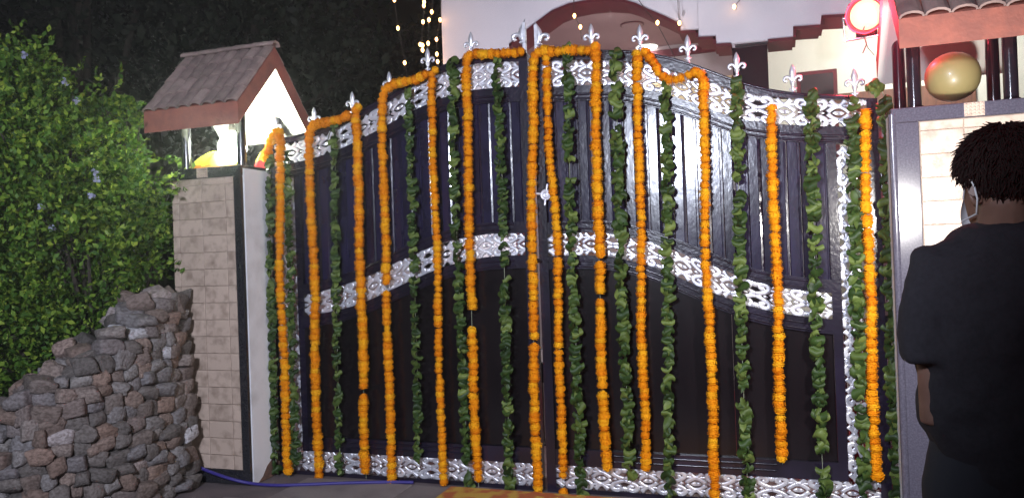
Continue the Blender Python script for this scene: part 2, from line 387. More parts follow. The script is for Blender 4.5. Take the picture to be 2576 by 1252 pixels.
# ---- leaf builder
def gate_leaf(side, label, xa, xb, top, tbu, tbl, mbu, mbl, fin):
    """xa = hinge edge, xb = meeting edge"""
    sgn = 1 if xb > xa else -1
    root = thing('gate_leaf', label, 'gate', (xa, 0, Z0), 'leaves of the double gate')
    lo, hi = min(xa, xb), max(xa, xb)
    SW, VW, ST = .055, .165, .05                            # outer stile, scroll strip, inner stile
    xi0 = xa+sgn*SW; xi1 = xi0+sgn*VW; xi2 = xi1+sgn*ST; xm = xb-sgn*.06
    def stile(x0, x1, zt0, zt1, zbot, y0=FY, y1=.03):
        a, b = min(x0, x1), max(x0, x1)
        m = MB().prism([(a, zbot), (b, zbot), (b, zt1 if b == max(x0, x1) else zt0), (a, zt0)], y0, y1)
        return m
    # stiles
    stile(xa, xi0, top(min(xa, xi0))-.002, top(max(xa, xi0))-.002, Z0, FY-.004, .034).build('stile', m_paint, root)
    stile(xm, xb, top(min(xm, xb))-.002, top(max(xm, xb))-.002, Z0, FY-.004, .034).build('stile', m_paint, root)
    zs = min(tbl(xi1), tbl(xi2))-.03
    stile(xi1, xi2, zs, zs, zb_u-.001, FY+.001, .028).build('stile', m_paint, root)
    def rail(fu, fl, x0, x1, y0=FY, y1=.03, mold=None, n=26, nm='rail'):
        a, b = min(x0, x1), max(x0, x1); xs = np.linspace(a, b, n); m = MB(); vs = []
        for x in xs: vs += [(x, y0, fl(x)), (x, y0, fu(x)), (x, y1, fu(x)), (x, y1, fl(x))]
        fs = [(i*4+k, i*4+(k+1) % 4, (i+1)*4+(k+1) % 4, (i+1)*4+k) for i in range(n-1) for k in range(4)]
        fs = [f[::-1] for f in fs]+[(0, 1, 2, 3), ((n-1)*4+3, (n-1)*4+2, (n-1)*4+1, (n-1)*4)]
        m.add(vs, fs)
        if mold:
            for c, hw in mold:                               # rounded beads along the rail
                path = [(x, y0-.002, fl(x)+(fu(x)-fl(x))*c) for x in xs[1:-1]]
                m.tube(path, hw, 6)
        return m.build(nm, m_paint, root)
    rail(top, lambda x: tbu(x)-.0, xi0, xm, mold=[(.85, .009)], nm='top_rail')
    rail(lambda x: tbl(x), lambda x: tbl(x)-.095, xi0, xm, FY+.002, mold=[(.42, .008), (.12, .008)])
    rail(lambda x: mbu(x)+.075, lambda x: mbu(x), xi2, xm, FY+.002, mold=[(.8, .007), (.3, .006)])
    rail(lambda x: mbl(x), lambda x: mbl(x)-.085, xi2, xm, FY+.002, mold=[(.2, .007), (.6, .006)])
    rail(lambda x: zb_u+.10, lambda x: zb_u, xi2, xm, FY+.002, mold=[(.75, .007), (.4, .006)], n=6)
    rail(lambda x: zb_l, lambda x: Z0, xi0, xm, nm='bottom_rail', n=6)
    # boards
    def boards(fu, fl):
        P = .0735; n = max(1, int(round(abs(xm-xi2)/P))); p = abs(xm-xi2)/n; a = min(xm, xi2)
        for i in range(n):
            x0, x1 = a+i*p+.0006, a+(i+1)*p-.0006
            d = (i % 2)*.003
            prof = [(x0, .0), (x0+.002, -.002), (x0+.006, -.009-d), (x1-.015, -.009-d), (x1-.011, -.003-d), (x1, -.003)]
            vs = []
            for f in (fl, fu):
                vs += [(x, y, f(x)) for x, y in prof]+[(x1, .006, f(x1)), (x0, .006, f(x0))]
            K = 8; fs = [(k, (k+1) % K, (k+1) % K+K, k+K) for k in range(K)]+[tuple(range(K))[::-1], tuple(range(K, 2*K))]
            MB().add(vs, fs).build('panel_board', m_board, root)
    boards(lambda x: tbl(x)-.09, lambda x: mbu(x)+.07)
    nsh = 3; pw = abs(xm-xi2)/nsh; a0 = min(xm, xi2)
    for i in range(nsh):
        x0, x1 = a0+i*pw+.0008, a0+(i+1)*pw-.0008; xs = np.linspace(x0, x1, 9)
        poly = [(x0, zb_u+.095), (x1, zb_u+.095)]+[(x, mbl(x)-.08) for x in xs[::-1]]
        MB().prism(poly, -.004, .004).build('sheet_panel', m_sheet, root)
    # castings
    def band(fu, fl, x0, x1, y=-.008):
        a, b = min(x0, x1), max(x0, x1); L = b-a; n = L/TW; nf = int(round(n*2))/2; wd = L/nf; k = wd/TW
        x = a if sgn > 0 else b
        i = 0; rem = nf
        start = (xb if abs(xb-x0) > 9 else None)
        # begin whole castings from the meeting edge, a half one at the hinge edge
        xs = max(x0, x1) if sgn > 0 else min(x0, x1); dirn = -sgn
        while rem > .01:
            if rem >= .99:
                c = xs+dirn*wd/2; me = c_full; xs += dirn*wd; rem -= 1
            else:
                c = xs+(dirn*wd/2 if dirn > 0 else dirn*wd/2); me = c_left if dirn > 0 else c_right; c = xs+dirn*wd/2; xs += dirn*wd/2; rem -= .5
                # a half casting: its straight side meets the stile
                c = xs
                me = c_left if dirn > 0 else c_right
            u, l = fu(c), fl(c); me = me.copy(); zc = (u+l)/2
            for v in me.vertices:
                xw = c+v.co.x*k; uu, ll = fu(xw), fl(xw)
                v.co = (v.co.x*k, v.co.y, (uu+ll)/2-zc+v.co.z*(uu-ll)/TH)
            me.update(); put('scroll_casting', me, root, (c, y, zc))
    band(tbu, tbl, xi0, xm); band(mbu, mbl, xi2, xm); band(lambda x: zb_u, lambda x: zb_l, xi0, xm)
    zt = min(tbl(xi0), tbl(xi1))-.10; L = zt-zb_u; n = round(L/TW); k = L/n/TW
    for i in range(n):
        put('scroll_casting', c_full, root, ((xi0+xi1)/2, -.008, zb_u+(i+.5)*L/n), (0, PI/2, 0), (k, 1, VW/TH))
    for px, py in fin:                                       # finials stand on the top rail
        x = X(px, py); put('finial', me_finial, root, (x, 0, top(x)+.012), (0, 0, 0), (1, 1, 1))
    hf = fleur_mesh('centre_finial', -sgn)
    put('centre_finial', hf, root, (xb-sgn*.012, 0, top(xb-sgn*.03)+.01), (0, 0, 0), (1, 1, .76))
    for z in (.35, 1.1, 1.9):
        MB().lathe([(.016, -.05), (.016, .05)], (xa-sgn*.012, .0, Z0+z), 10).build('hinge', m_black, root)
    return root
XL0, XL1 = X(688, 700), X(1345.5, 584)
XR0, XR1 = X(2222, 700), X(1358, 584)
FL = [(693, 312), (790, 285), (886, 249), (979, 198), (1076, 155), (1185, 118)]
FR = [(1487.5, 95), (1610, 98), (1730, 124.5), (1853, 163), (1993.5, 188), (2149, 188)]
leafL = gate_leaf(-1, 'left leaf of the black gate, its hinges on the pillar beside the bush', XL0, XL1, Curve(TOP_L), Curve(TBU_L), Curve(TBL_L), Curve(MBU_L), Curve(MBL_L), FL)
leafR = gate_leaf(1, 'right leaf of the black gate, the one with the round silver latch wheel', XR0, XR1, Curve(TOP_R), Curve(TBU_R), Curve(TBL_R), Curve(MBU_R), Curve(MBL_R), FR)
# latch wheel and bolt
c = on(1375, 490, FY)
lw = MB().lathe([(.036, 0), (.036, -.012), (.030, -.016), (.027, -.012), (.022, -.012), (.019, -.017), (.012, -.017), (.010, -.012), (.004, -.022)], (c[0], FY-.006, c[2]), 24, axis='y').build('latch_wheel', m_silver, leafR)
for a in (80, 170, 262, 350):
    d = np.array((math.cos(math.radians(a)), math.sin(math.radians(a))))
    MB().tube([(c[0]+d[0]*.03, FY-.014, c[2]+d[1]*.03), (c[0]+d[0]*.068, FY-.014, c[2]+d[1]*.068)], .0085, 8).build('latch_arm', m_silver, lw)
b = on(1345, 656, FY-.012)
MB().box((b[0]-.045, FY-.02, b[2]-.014), (b[0]+.04, FY-.008, b[2]+.014), bev=.003).tube([(b[0]-.03, FY-.024, b[2]), (b[0]+.05, FY-.024, b[2])], .007, 8).build('bolt', m_black, leafR)

# ================================================================== HAZE ADDED FOR LAMP GLOW AND LIFTED BLACKS
hz_m = bpy.data.materials.new('lamp_glow_haze'); hz_m.use_nodes = True; ht = hz_m.node_tree
ht.nodes.remove(ht.nodes['Principled BSDF']); pv = ht.nodes.new('ShaderNodeVolumePrincipled')
pv.inputs['Density'].default_value = .010; pv.inputs['Anisotropy'].default_value = .72; pv.inputs['Color'].default_value = (.93, .93, .95, 1)
ht.links.new(pv.outputs[0], ht.nodes['Material Output'].inputs['Volume'])
hb = MB().box((-62, -32, -1.1), (62, 62, 13.5)).build('added_haze', hz_m); tag(hb, kind='stuff')

# ================================================================== PILLARS
PT = 2.165; FRY = -.35
def pillar(label, x0, x1, y1, tile_w, tile_h, x_off, edge, gran, side_white, orn):
    root = thing('gate_pillar', label, 'gate pillar', ((x0+x1)/2, FRY, GZ), 'pillars of the gate')
    MB().box((x0, FRY+.02, GZ), (x1, y1, PT-.022)).build('pillar_core', [m_plaster], root)
    capb = .075
    # granite frame
    if edge in ('r', 'lr'):
        MB().box((x1-.055, FRY-.008, GZ), (x1+.004, FRY+.022, PT-capb-.001), bev=.004).build('granite_strip', gran, root)
    if edge in ('l', 'lr'):
        MB().box((x0+.012, FRY-.008, GZ), (x0+.125, FRY+.022, PT-capb-.001), bev=.004).build('granite_strip', gran, root)
        MB().tube([(x0+.004, FRY+.004, GZ), (x0+.004, FRY+.004, PT-.03)], .020, 10).build('granite_nosing', gran, root)
    MB().box((x0-.002, FRY-.009, PT-capb), (x1+.006, FRY+.022, PT-.001), bev=.004).build('granite_strip', gran, root)
    MB().box((x0-.004, FRY+.0225, PT-.021), (x1+.004, y1+.004, PT), bev=.004).build('cap_slab', gran, root)
    a = x0+(.127 if 'l' in edge else 0.0); b = x1-(.057 if 'r' in edge else 0)
    MB().box((a, FRY+.004, GZ), (b, FRY+.021, PT-capb-.001)).build('grout_bed', m_grout, root)
    # tiles, each its own
    cache = {}
    z = PT-capb-.002-tile_h*.35; first = True; zz = PT-capb-.003
    while zz > GZ+.10:
        zl = max(GZ+.10, zz-(tile_h*.4 if first else tile_h)); first = False
        xx = a+.001; nx = a+x_off
        while xx < b-.012:
            xe = min(b, nx)
            key = (round(xe-xx, 3), round(zz-zl, 3))
            if key not in cache:
                cache[key] = MB().box((-key[0]/2+.0016, -.006, -key[1]/2+.0016), (key[0]/2-.0016, .008, key[1]/2-.0016), bev=.0022).mesh('wall_tile', m_tile)
            put('wall_tile', cache[key], root, ((xx+xe)/2, FRY+random.uniform(-.0008, .0008), (zz+zl)/2))
            xx = xe; nx = xe+tile_w
        zz = zl
    MB().box((a, FRY-.005, GZ), (b, FRY+.02, GZ+.098), bev=.003).build('granite_skirting', gran, root)
    if orn:
        m = MB(); ox, oz = orn
        m.box((ox-.045, FRY-.014, PT-capb+.003), (ox+.045, FRY-.0095, PT-.004))
        for i in range(5):
            for j in range(4):
                m.lathe([(.008, 0), (.007, -.004), (.002, -.006)], (ox-.036+i*.018, FRY-.014, PT-capb+.012+j*.0165), 6, axis='y')
        m.build('ornament_tile', m_tile, root)
    return root
LX0, LX1 = -2.575, -1.99
pL = pillar('beige tiled left gate pillar with black edging and white inner side', LX0, LX1, .34, .2, .117, .06, 'r', m_granite_b, True, (-2.30, 0))
# the plaster reveal facing the gate, a chipped corner at its foot
MB().box((LX1+.001, FRY+.024, GZ), (LX1+.012, .33, PT-.024)).build('plaster_face', m_plaster, pL)
q = [(-.30, GZ), (-.02, GZ), (.0, GZ+.10), (-.03, GZ+.17), (-.09, GZ+.19), (-.13, GZ+.13), (-.2, GZ+.09), (-.25, GZ+.03)]
m = MB(); vs = [(LX1+.0145, y+.02, z) for y, z in q]+[(LX1+.006, y+.02, z) for y, z in q]
m.add(vs, [tuple(range(8)), tuple(range(15, 7, -1))]+[(i, i+8, (i+1) % 8+8, (i+1) % 8) for i in range(8)]).build('exposed_brick_patch', m_chip, pL)
RX0, RX1 = 2.055, 2.93
pR = pillar('beige tiled right gate pillar with grey granite border, behind the person', RX0, RX1, .34, .29, .12, .20, 'l', m_granite_g, False, (2.43, 0))
p0, p1 = on(2422, 494, FRY), on(2500, 552, FRY)
MB().box((p0[0], FRY-.016, p1[2]), (p1[0]+.03, FRY-.0065, p0[2]), bev=.003).build('name_plate', m_marble, pR)

# ---- roofed lanterns on the pillars
def barrel_tile(w, l):
    m = MB(); n = 7; vs = []
    for t, k in ((0, 1.0), (l, .88)):
        for i in range(n):
            a = PI*i/(n-1); vs.append((-math.cos(a)*w*.5*k, t, math.sin(a)*w*.30*k))
        for i in range(n-1, -1, -1):
            a = PI*i/(n-1); vs.append((-math.cos(a)*w*.42*k, t, math.sin(a)*w*.22*k-.004))
    K = 2*n
    m.add(vs, [(i, i+K, (i+1) % K+K, (i+1) % K) for i in range(K)]+[tuple(range(K)), tuple(range(2*K-1, K-1, -1))], 0, False)
    me = m.mesh('roof_tile', m_tile_roof); fix_normals(me); return me
def lantern(label, x0, x1, ye0, yr, ye1, ze, zr, posts, ncol, nrow):
    """gabled roof along x between x0 and x1, eaves at ye0 and ye1, on four round posts"""
    root = thing('roofed_lantern', label, 'lantern shelter', ((x0+x1)/2, yr, PT), 'little tiled roofs on the gate pillars')
    TH_ = .125
    for y_e, nm in ((ye0, 'front'), (ye1, 'back')):
        L = math.hypot(yr-y_e, zr-ze); ny, nz = (zr-ze)/L*(-1 if y_e < yr else 1), abs(yr-y_e)/L
        # slab cross-section in (y, z)
        dz = TH_*1.25
        sec = [(y_e, ze), (yr, zr), (yr, zr-dz), (y_e, ze-dz*.95)]
        vs = [(x0, y, z) for y, z in sec]+[(x1, y, z) for y, z in sec]
        m = MB(); m.add(vs, [(0, 1, 2, 3), (7, 6, 5, 4), (0, 4, 5, 1), (3, 7, 4, 0)], 0); m.add(vs, [(2, 6, 7, 3)], 1)
        o = m.build('roof_slope', [m_terra, m_ceil_white], root); fix_normals(o.data)
        tw = (x1-x0)/ncol; tl = (L+.02)/nrow; bt = barrel_tile(tw*1.02, tl*1.12)
        ang = math.atan2(zr-ze, abs(yr-y_e))
        for i in range(ncol):
            for j in range(nrow):
                t = (j*tl-.012)/L; y = y_e+(yr-y_e)*t; z = ze+(zr-ze)*t
                put('roof_tile', bt, root, (x0+(i+.5)*tw, y+ny*.004*(1), z+nz*.006+.004+random.uniform(-.002, .002)),
                    (ang-.035, 0, 0) if y_e < yr else (ang-.035, 0, PI), (1, 1, 1))
    rt = barrel_tile(.11, (x1-x0)/5*1.1)
    for i in range(5):
        put('ridge_tile', rt, root, (x0+(i)*(x1-x0)/5+.0, yr, zr+.008), (0, 0, -PI/2), (1, 1, 1.2))
    for x, y in posts:
        t = abs(y-yr)/(abs((ye0 if y < yr else ye1)-yr)); zt = zr+(ze-zr)*t-TH_*1.2
        MB().lathe([(.034, PT), (.034, zt+.03)], (x, y, 0), 14).lathe([(.042, PT), (.042, PT+.012)], (x, y, 0), 14).build('post', m_black, root)
    return root
lanL = lantern('terracotta tiled little roof on the left pillar, brightly lit from inside', -2.69, -1.895, -.47, -.045, .37, 2.57, 3.035,
               [(on(471, 428, -.27)[0], -.27), (on(609, 420, -.27)[0], -.27), (on(706, 420, .25)[0], .25), (-2.45, .25)], 8, 4)
fx = [on(2301, 256, -.27)[0], on(2544, 242, -.27)[0]]
lanR = lantern('red edged tiled roof over the balloon on the right pillar', 2.085, 2.78, -.50, -.045, .43, 2.585, 3.06,
               [(fx[0], -.27), (fx[1], -.27), (on(2264, 256, .25)[0], .25), (on(2500, 242, .25)[0], .25)], 6, 4)

# lamp and bright cloths inside the left lantern
BL = on(585, 372, -.12)
lb = thing('lantern_lamp', 'glaring white lamp under the left tiled roof, its glare built as a globe', 'lamp', (BL[0], -.12, BL[2]))
mm = MB().lathe([(.004, -.10), (.06, -.085), (.092, -.045), (.10, .0), (.09, .05), (.06, .085), (.024, .105), (.02, .115)], (BL[0], -.12, BL[2]), 18).build('bulb', m_lantern_bulb, lb)  # bulb enlarged so that its glare has a shape
MB().lathe([(.022, .115), (.026, .125), (.026, .16), (.012, .18), (.006, .30)], (BL[0], -.12, BL[2]), 12).build('lamp_holder', m_wire, lb)
lamp('lantern_light', 'POINT', (BL[0], -.12, BL[2]), 120, (.93, 1, .82), .115)
m_cl = [mat('lime_cloth', (.62, .66, .05), .8, trans=.3), mat('orange_cloth', (.75, .22, .03), .8, trans=.3), mat('crimson_cloth', (.45, .03, .04), .8, trans=.3)]
def cloth(name, label, cx, cy, rx, ry, h, seed, mi, colour_band):
    rs = random.Random(seed); n, k = 30, 9; vs = []; fs = []
    ph = [rs.uniform(0, 6) for _ in range(4)]
    for j in range(k):
        t = j/(k-1)
        for i in range(n):
            a = 2*PI*i/n; fold = 1+.13*math.sin(5*a+ph[0])+.07*math.sin(9*a+ph[1]); r = t**.8
            z = PT+.004+h*max(0, (1-t**1.3))*(1+.22*math.sin(3*a+ph[2])*t)+.014*math.sin(7*a+ph[3])*t*(1-t)*4+.004*(1+math.sin(9*a))*t
            vs.append((cx+rx*r*fold*math.cos(a), cy+ry*r*fold*math.sin(a), z))
    m = MB()
    for j in range(k-1):
        for i in range(n):
            m.add([], []); m.f.append((j*n+i, j*n+(i+1) % n, (j+1)*n+(i+1) % n, (j+1)*n+i)); m.m.append(1 if j >= k-1-colour_band else 0); m.sm.append(True)
    m.v = vs
    o = m.build(name, [m_cl[mi[0]], m_cl[mi[1]]]); tag(o, label, 'cloth', 'cloths heaped under the left tiled roof'); return o
c1 = on(520, 400, -.16); c2 = on(640, 405, .0)
cloth('folded_cloth', 'lime yellow cloth with orange border heaped below the lamp', c1[0]+.06, -.12, .20, .17, .14, 3, (0, 1), 1)
cloth('folded_cloth', 'smaller lime cloth with crimson border near the gate hinge side', -2.075, .06, .075, .12, .16, 5, (0, 2), 2)

# balloon on the right pillar
bc = on(2396, 194, -.06); br = .135
bal = thing('balloon', 'shiny gold balloon resting on the right pillar under its roof', 'balloon', (bc[0], -.06, PT))
prof = [(.012, -1.0), (.25, -.97), (.45, -.90), (.66, -.77), (.83, -.58), (.95, -.33), (1.0, -.05), (.985, .2), (.92, .43), (.8, .62), (.64, .78), (.44, .9), (.22, .975), (.02, 1.0)]
MB().lathe([(r*br*1.0, h*br*.97) for r, h in prof], (bc[0], -.06, max(bc[2], PT+br*.97+.012)), 40).build('balloon_skin', m_balloon, bal)
MB().lathe([(.016, 0), (.01, .006), (.005, .012), (.009, .022)], (bc[0], -.06, PT+.001), 12).build('balloon_knot', m_balloon, bal)
print('balloon z', bc, PT+br)

# ================================================================== GARLANDS
def marigold(seed):
    rs = random.Random(seed); m = MB(); R, H = .0345, .024
    m.lathe([(.004, -H*.75), (R*.6, -H*.62), (R*.82, -H*.1), (R*.72, H*.45), (R*.4, H*.8), (.003, H*.9)], n=10)
    for L, (zz, rr, tilt, n) in enumerate(((-.62, .72, -.35, 12), (-.25, .90, -.08, 14), (.08, .93, .2, 15), (.40, .80, .55, 13), (.66, .56, .95, 9), (.82, .26, 1.3, 5))):
        for i in range(n):
            a = 2*PI*(i+rs.uniform(-.3, .3))/n+L*.4; ti = tilt+rs.uniform(-.25, .25); ln = R*(.33+rs.uniform(-.08, .1)); wd = R*rs.uniform(.20, .28)
            o = Vector((math.cos(a), math.sin(a), 0)); t = Vector((-math.sin(a), math.cos(a), 0)); d = o*math.cos(ti)+Vector((0, 0, 1))*math.sin(ti)
            b = o*(R*rr*.78)+Vector((0, 0, zz*H)); up = d.cross(t)*-1
            p = [b-t*wd*.7, b+t*wd*.7, b+d*ln*.7+t*wd+up*.002, b+d*ln*.7-t*wd+up*.002, b+d*ln+t*wd*.45-up*.003*rs.uniform(0, 2), b+d*ln-t*wd*.45-up*.003*rs.uniform(0, 2)]
            m.add(p, [(0, 1, 2, 3), (3, 2, 4, 5)], 0, False)
    return m.mesh('marigold', m_marigold)
FLW = [marigold(i) for i in range(7)]
def folded_leaf(seed):
    """a leaf folded over the string, or a flat pointed one"""
    rs = random.Random(100+seed); m = MB(); kind = seed % 5
    nu, nv = 9, 5; L = rs.uniform(.072, .098); W = rs.uniform(.024, .040)
    vs = []
    for i in range(nu):
        u = i/(nu-1)
        for j in range(nv):
            v = j/(nv-1)-.5
            if kind in (0, 1, 2):         # rolled band lying across the string
                ang = (u-.5)*(2.6+.5*kind); rr = .017+.004*kind; ww = W*(1-.30*abs(2*u-1)**2)
                x = v*L*(1-.18*abs(2*u-1))*(1-.25*abs(v)); y = -rr*math.cos(ang)*1.2; z = rr*1.0*math.sin(ang)+.011*math.sin(v*5+seed)
                vs.append((x, y, z+ww*.25*(u-.5)))
            else:                         # pointed leaf hanging out
                wd = W*1.0*math.sin(PI*min(1, u*.93+.07))**.9*(1-u*.2); ln = L*1.12
                bend = .25*u*u
                x = v*wd*1.15; z = -u*ln*math.cos(bend)*.8+ .02; y = -.02-ln*math.sin(bend)*.35-.35*abs(v)*wd+.004*math.sin(6*u+seed)
                vs.append((x, y, z))
    m.add(vs, [(i*nv+j, i*nv+j+1, (i+1)*nv+j+1, (i+1)*nv+j) for i in range(nu-1) for j in range(nv-1)], 0, True)
    return m.mesh('leaf', m_leaf)
LFS = [folded_leaf(i) for i in range(15)]
def resample(P, step):
    P = [Vector(p) for p in P]; out = []; acc = 0.0; nxt = 0.0; tot = 0
    for a, b in zip(P[:-1], P[1:]):
        L = (b-a).length
        while nxt <= tot+L+1e-9: out.append((a.lerp(b, (nxt-tot)/max(L, 1e-9)), (b-a).normalized(), nxt)); nxt += step
        tot += L
    return out, tot
def smooth_path(P, y, it=2):
    Q = [Vector(on(px, py, y)) for px, py in P]
    for _ in range(it):
        N = [Q[0]]
        for a, b in zip(Q[:-1], Q[1:]): N += [a.lerp(b, .25), a.lerp(b, .75)]
        N.append(Q[-1]); Q = N
    return Q
def in_gap(p, gaps):
    for gx, gy, r in gaps:
        q = on(gx, gy, p.y)
        if (Vector(q)-p).length < r: return True
    return False
def flower_garland(label, P, y=-.083, gaps=(), seed=0):
    rs = random.Random(seed); Q = smooth_path(P, y)
    base = Q[-1]; root = thing('marigold_garland', label, 'garland', tuple(base), 'marigold garlands on the gate')
    MB().tube([q+Vector((0, .004, 0)) for q in Q]+[Q[-1]+Vector((0, .004, -.03))], .0016, 5).build('string', m_string, root)
    st, tot = resample(Q, .0385); wob = rs.uniform(0, 6); sway = rs.uniform(.9, 1.08)
    skip = set(rs.sample(range(3, max(4, len(st)-3)), max(1, len(st)//45)))
    for i, (p, t, s) in enumerate(st):
        if in_gap(p, gaps): continue
        p = p+Vector((.005*math.sin(s*5+wob)+rs.uniform(-.004, .004), rs.uniform(-.004, .004), rs.uniform(-.004, .004)))
        q = (t*(1 if rs.random() < .5 else -1)).to_track_quat('Z', 'Y').to_euler()
        e = (q.to_matrix() @ Euler((rs.uniform(-.22, .22), rs.uniform(-.22, .22), rs.uniform(0, 6.28))).to_matrix()).to_euler()
        k = rs.uniform(.88, 1.09)*sway
        sq = .72 if i in skip else 1
        put('flower', FLW[rs.randrange(7)], root, p, e, (k*sq*.94, k*sq*.94, k*rs.uniform(.85, 1.1)))
    return root
def leaf_garland(label, P, y=-.075, gaps=(), seed=0, wide=1.0, step=.0185):
    rs = random.Random(seed+500); Q = smooth_path(P, y)
    root = thing('leaf_garland', label, 'garland', tuple(Q[-1]), 'leaf garlands on the gate')
    MB().tube(Q, .0018, 5).build('string', m_string, root)
    st, tot = resample(Q, step)
    ph = rs.uniform(0, 9)
    for i, (p, t, s) in enumerate(st):
        if in_gap(p, gaps): continue
        dens = .5+.5*math.sin(s*7+ph)
        if rs.random() < .10: continue
        p = p+Vector((rs.uniform(-.007, .007), rs.uniform(-.008, .004), rs.uniform(-.006, .006)))
        pointed = rs.random() < .13
        me = LFS[rs.choice([3, 4, 8, 9, 13, 14])] if pointed else LFS[rs.choice([0, 1, 2, 5, 6, 7, 10, 11, 12])]
        base = t.to_track_quat('Z', 'Y').to_matrix() if t.z > 0 else (-t).to_track_quat('Z', 'Y').to_matrix()
        if pointed: e = Euler((rs.uniform(-.5, .1), rs.uniform(-.9, .9), rs.uniform(-.8, .8)))
        else: e = Euler((rs.uniform(-.55, .55), rs.uniform(-.38, .38), rs.uniform(-.95, .95)))
        rot = (Euler((0, math.atan2(-t.x, -t.z) if t.z < 0 else 0, 0)).to_matrix() @ e.to_matrix()).to_euler()
        k = rs.uniform(.74, 1.16)*wide
        put('leaf', me, root, p, rot, (k, k, k*rs.uniform(.85, 1.15)))
    return root
MG = [
 ('marigold garland at the far left, hanging between two leaf garlands', [(672, 395), (684, 345), (700, 322), (704, 345), (704, 480), (705, 700), (714, 900), (726, 1192)], (), -.12),
 ('marigold garland second from the left pillar, with a short run along the gate top', [(872, 292), (840, 304), (800, 311), (781, 318), (776, 345), (782, 500), (790, 700), (795, 1000), (801, 1204)], (), -.083),
 ('marigold garland hanging straight down, third from the left pillar', [(903, 268), (894, 278), (895, 300), (902, 500), (907, 700), (912, 900), (920, 1192)], ((912, 985, .019),), -.083),
 ('marigold garland bending at the gate top into a rising run, fourth from the left pillar', [(1068, 188), (1035, 204), (995, 210), (970, 222), (960, 248), (964, 400), (969, 640), (976, 850), (985, 1212)], ((974, 726, .02),), -.083),
 ('marigold garland hanging straight down, fifth from the left pillar', [(1093, 176), (1083, 184), (1085, 260), (1093, 480), (1100, 700), (1106, 950), (1114, 1214)], (), -.083),
 ('marigold garland with a bare gap in its middle and a run to the centre spike', [(1312, 131), (1260, 136), (1215, 138), (1192, 131), (1176, 142), (1172, 200), (1178, 420), (1182, 600), (1188, 900), (1203, 1214)], ((1187, 798, .05),), -.083),
 ('marigold garland where the two gate leaves meet, running right along the top', [(1478, 126), (1420, 128), (1365, 129), (1343, 138), (1338, 180), (1341, 400), (1337, 640), (1341, 820), (1352, 1246)], ((1342, 860, .035),), -.088),
 ('marigold garland touching the round latch wheel', [(1373, 146), (1377, 250), (1384, 400), (1396, 520), (1401, 620), (1406, 850), (1416, 1240)], ((1416, 1212, .03),), -.083),
 ('marigold garland under the first small spike right of the centre', [(1496, 118), (1497, 180), (1502, 400), (1506, 600), (1511, 820), (1517, 1000), (1524, 1176)], ((1509, 652, .02), (1510, 740, .016), (1512, 985, .018)), -.083),
 ('marigold garland hanging left of the drooping swag', [(1602, 134), (1605, 260), (1609, 450), (1612, 700), (1618, 950), (1624, 1186)], (), -.083),
 ('marigold garland with a drooping swag at the gate top, before the brightest gate panels', [(1626, 132), (1646, 156), (1660, 192), (1690, 203), (1720, 196), (1745, 182), (1764, 184), (1771, 205), (1768, 300), (1773, 500), (1779, 700), (1789, 950), (1801, 1262)], ((1776, 655, .018),), -.083),
 ('marigold garland hung low from the scroll band, ending above the bottom band', [(1940, 272), (1944, 420), (1952, 640), (1958, 850), (1968, 1154)], (), -.083),
 ('marigold garland at the far right edge of the gate, over the upright silver strip', [(2177, 285), (2179, 420), (2184, 600), (2190, 800), (2197, 1000), (2206, 1212)], (), -.083),
]
for i, (lb_, P, gp, y) in enumerate(MG): flower_garland(lb_, P, y, gp, i)
LG = [
 ('leaf garland against the white side of the left pillar', [(680, 395), (682, 600), (686, 850), (695, 1185)], (), 1.05, -.105),
 ('leaf garland just right of the leftmost marigold garland', [(724, 385), (730, 560), (736, 800), (744, 1170)], (), 1.0, -.085),
 ('leaf garland between the second and third marigold garlands from the left pillar', [(842, 318), (844, 480), (845, 700), (850, 950), (856, 1190)], ((851, 1135, .03),), .9, -.075),
 ('leaf garland between the two marigold garlands left of the rising run', [(1029, 226), (1033, 380), (1040, 600), (1047, 850), (1052, 1000), (1050, 1160)], (), .95, -.075),
 ('leaf garland with a pointed tip standing above the gate top', [(1139, 150), (1141, 240), (1143, 420), (1150, 620), (1160, 820), (1168, 1000), (1182, 1242)], (), 1.0, -.075),
 ('leaf garland left of the meeting of the gate leaves, reaching the ground mat', [(1250, 152), (1258, 300), (1265, 500), (1269, 700), (1275, 900), (1283, 1245)], ((1268, 682, .03), (1270, 712, .02)), 1.0, -.075),
 ('leaf garland with a bare gap high up, right of the latch wheel', [(1427, 118), (1430, 250), (1432, 400), (1437, 560), (1445, 760), (1452, 950), (1464, 1250)], ((1432, 432, .05),), 1.0, -.075),
 ('dense leaf garland between the first two marigold garlands right of the latch', [(1548, 128), (1552, 300), (1558, 500), (1563, 700), (1573, 900), (1585, 1208)], (), 1.08, -.075),
 ('leaf garland hanging below the drooping swag', [(1672, 208), (1677, 300), (1679, 450), (1680, 700), (1681, 950), (1684, 1250)], (), .97, -.075),
 ('leaf garland beginning right under a silver spike, right of the brightest panels', [(1852, 200), (1855, 320), (1858, 460), (1861, 640), (1866, 850), (1871, 1000), (1882, 1250)], ((1859, 470, .035),), 1.0, -.075),
 ('leaf garland right of the low hung marigold garland', [(2042, 236), (2044, 400), (2048, 600), (2053, 800), (2060, 1000), (2068, 1140), (2072, 1250)], ((2067, 1158, .05),), 1.05, -.075),
 ('leaf garland on the upright silver strip beside the rightmost marigold garland', [(2143, 250), (2146, 400), (2150, 600), (2160, 850), (2168, 1050), (2176, 1260)], (), 1.05, -.08),
 ('leaf garland looped over the gate corner beside the right pillar', [(2188, 226), (2205, 210), (2222, 232), (2230, 275), (2233, 450), (2237, 650), (2245, 900), (2256, 1260)], (), 1.05, -.11),
]
for i, (lb_, P, gp, wd, y) in enumerate(LG): leaf_garland(lb_, P, y, gp, i, wd*(.86+.10*i/12))

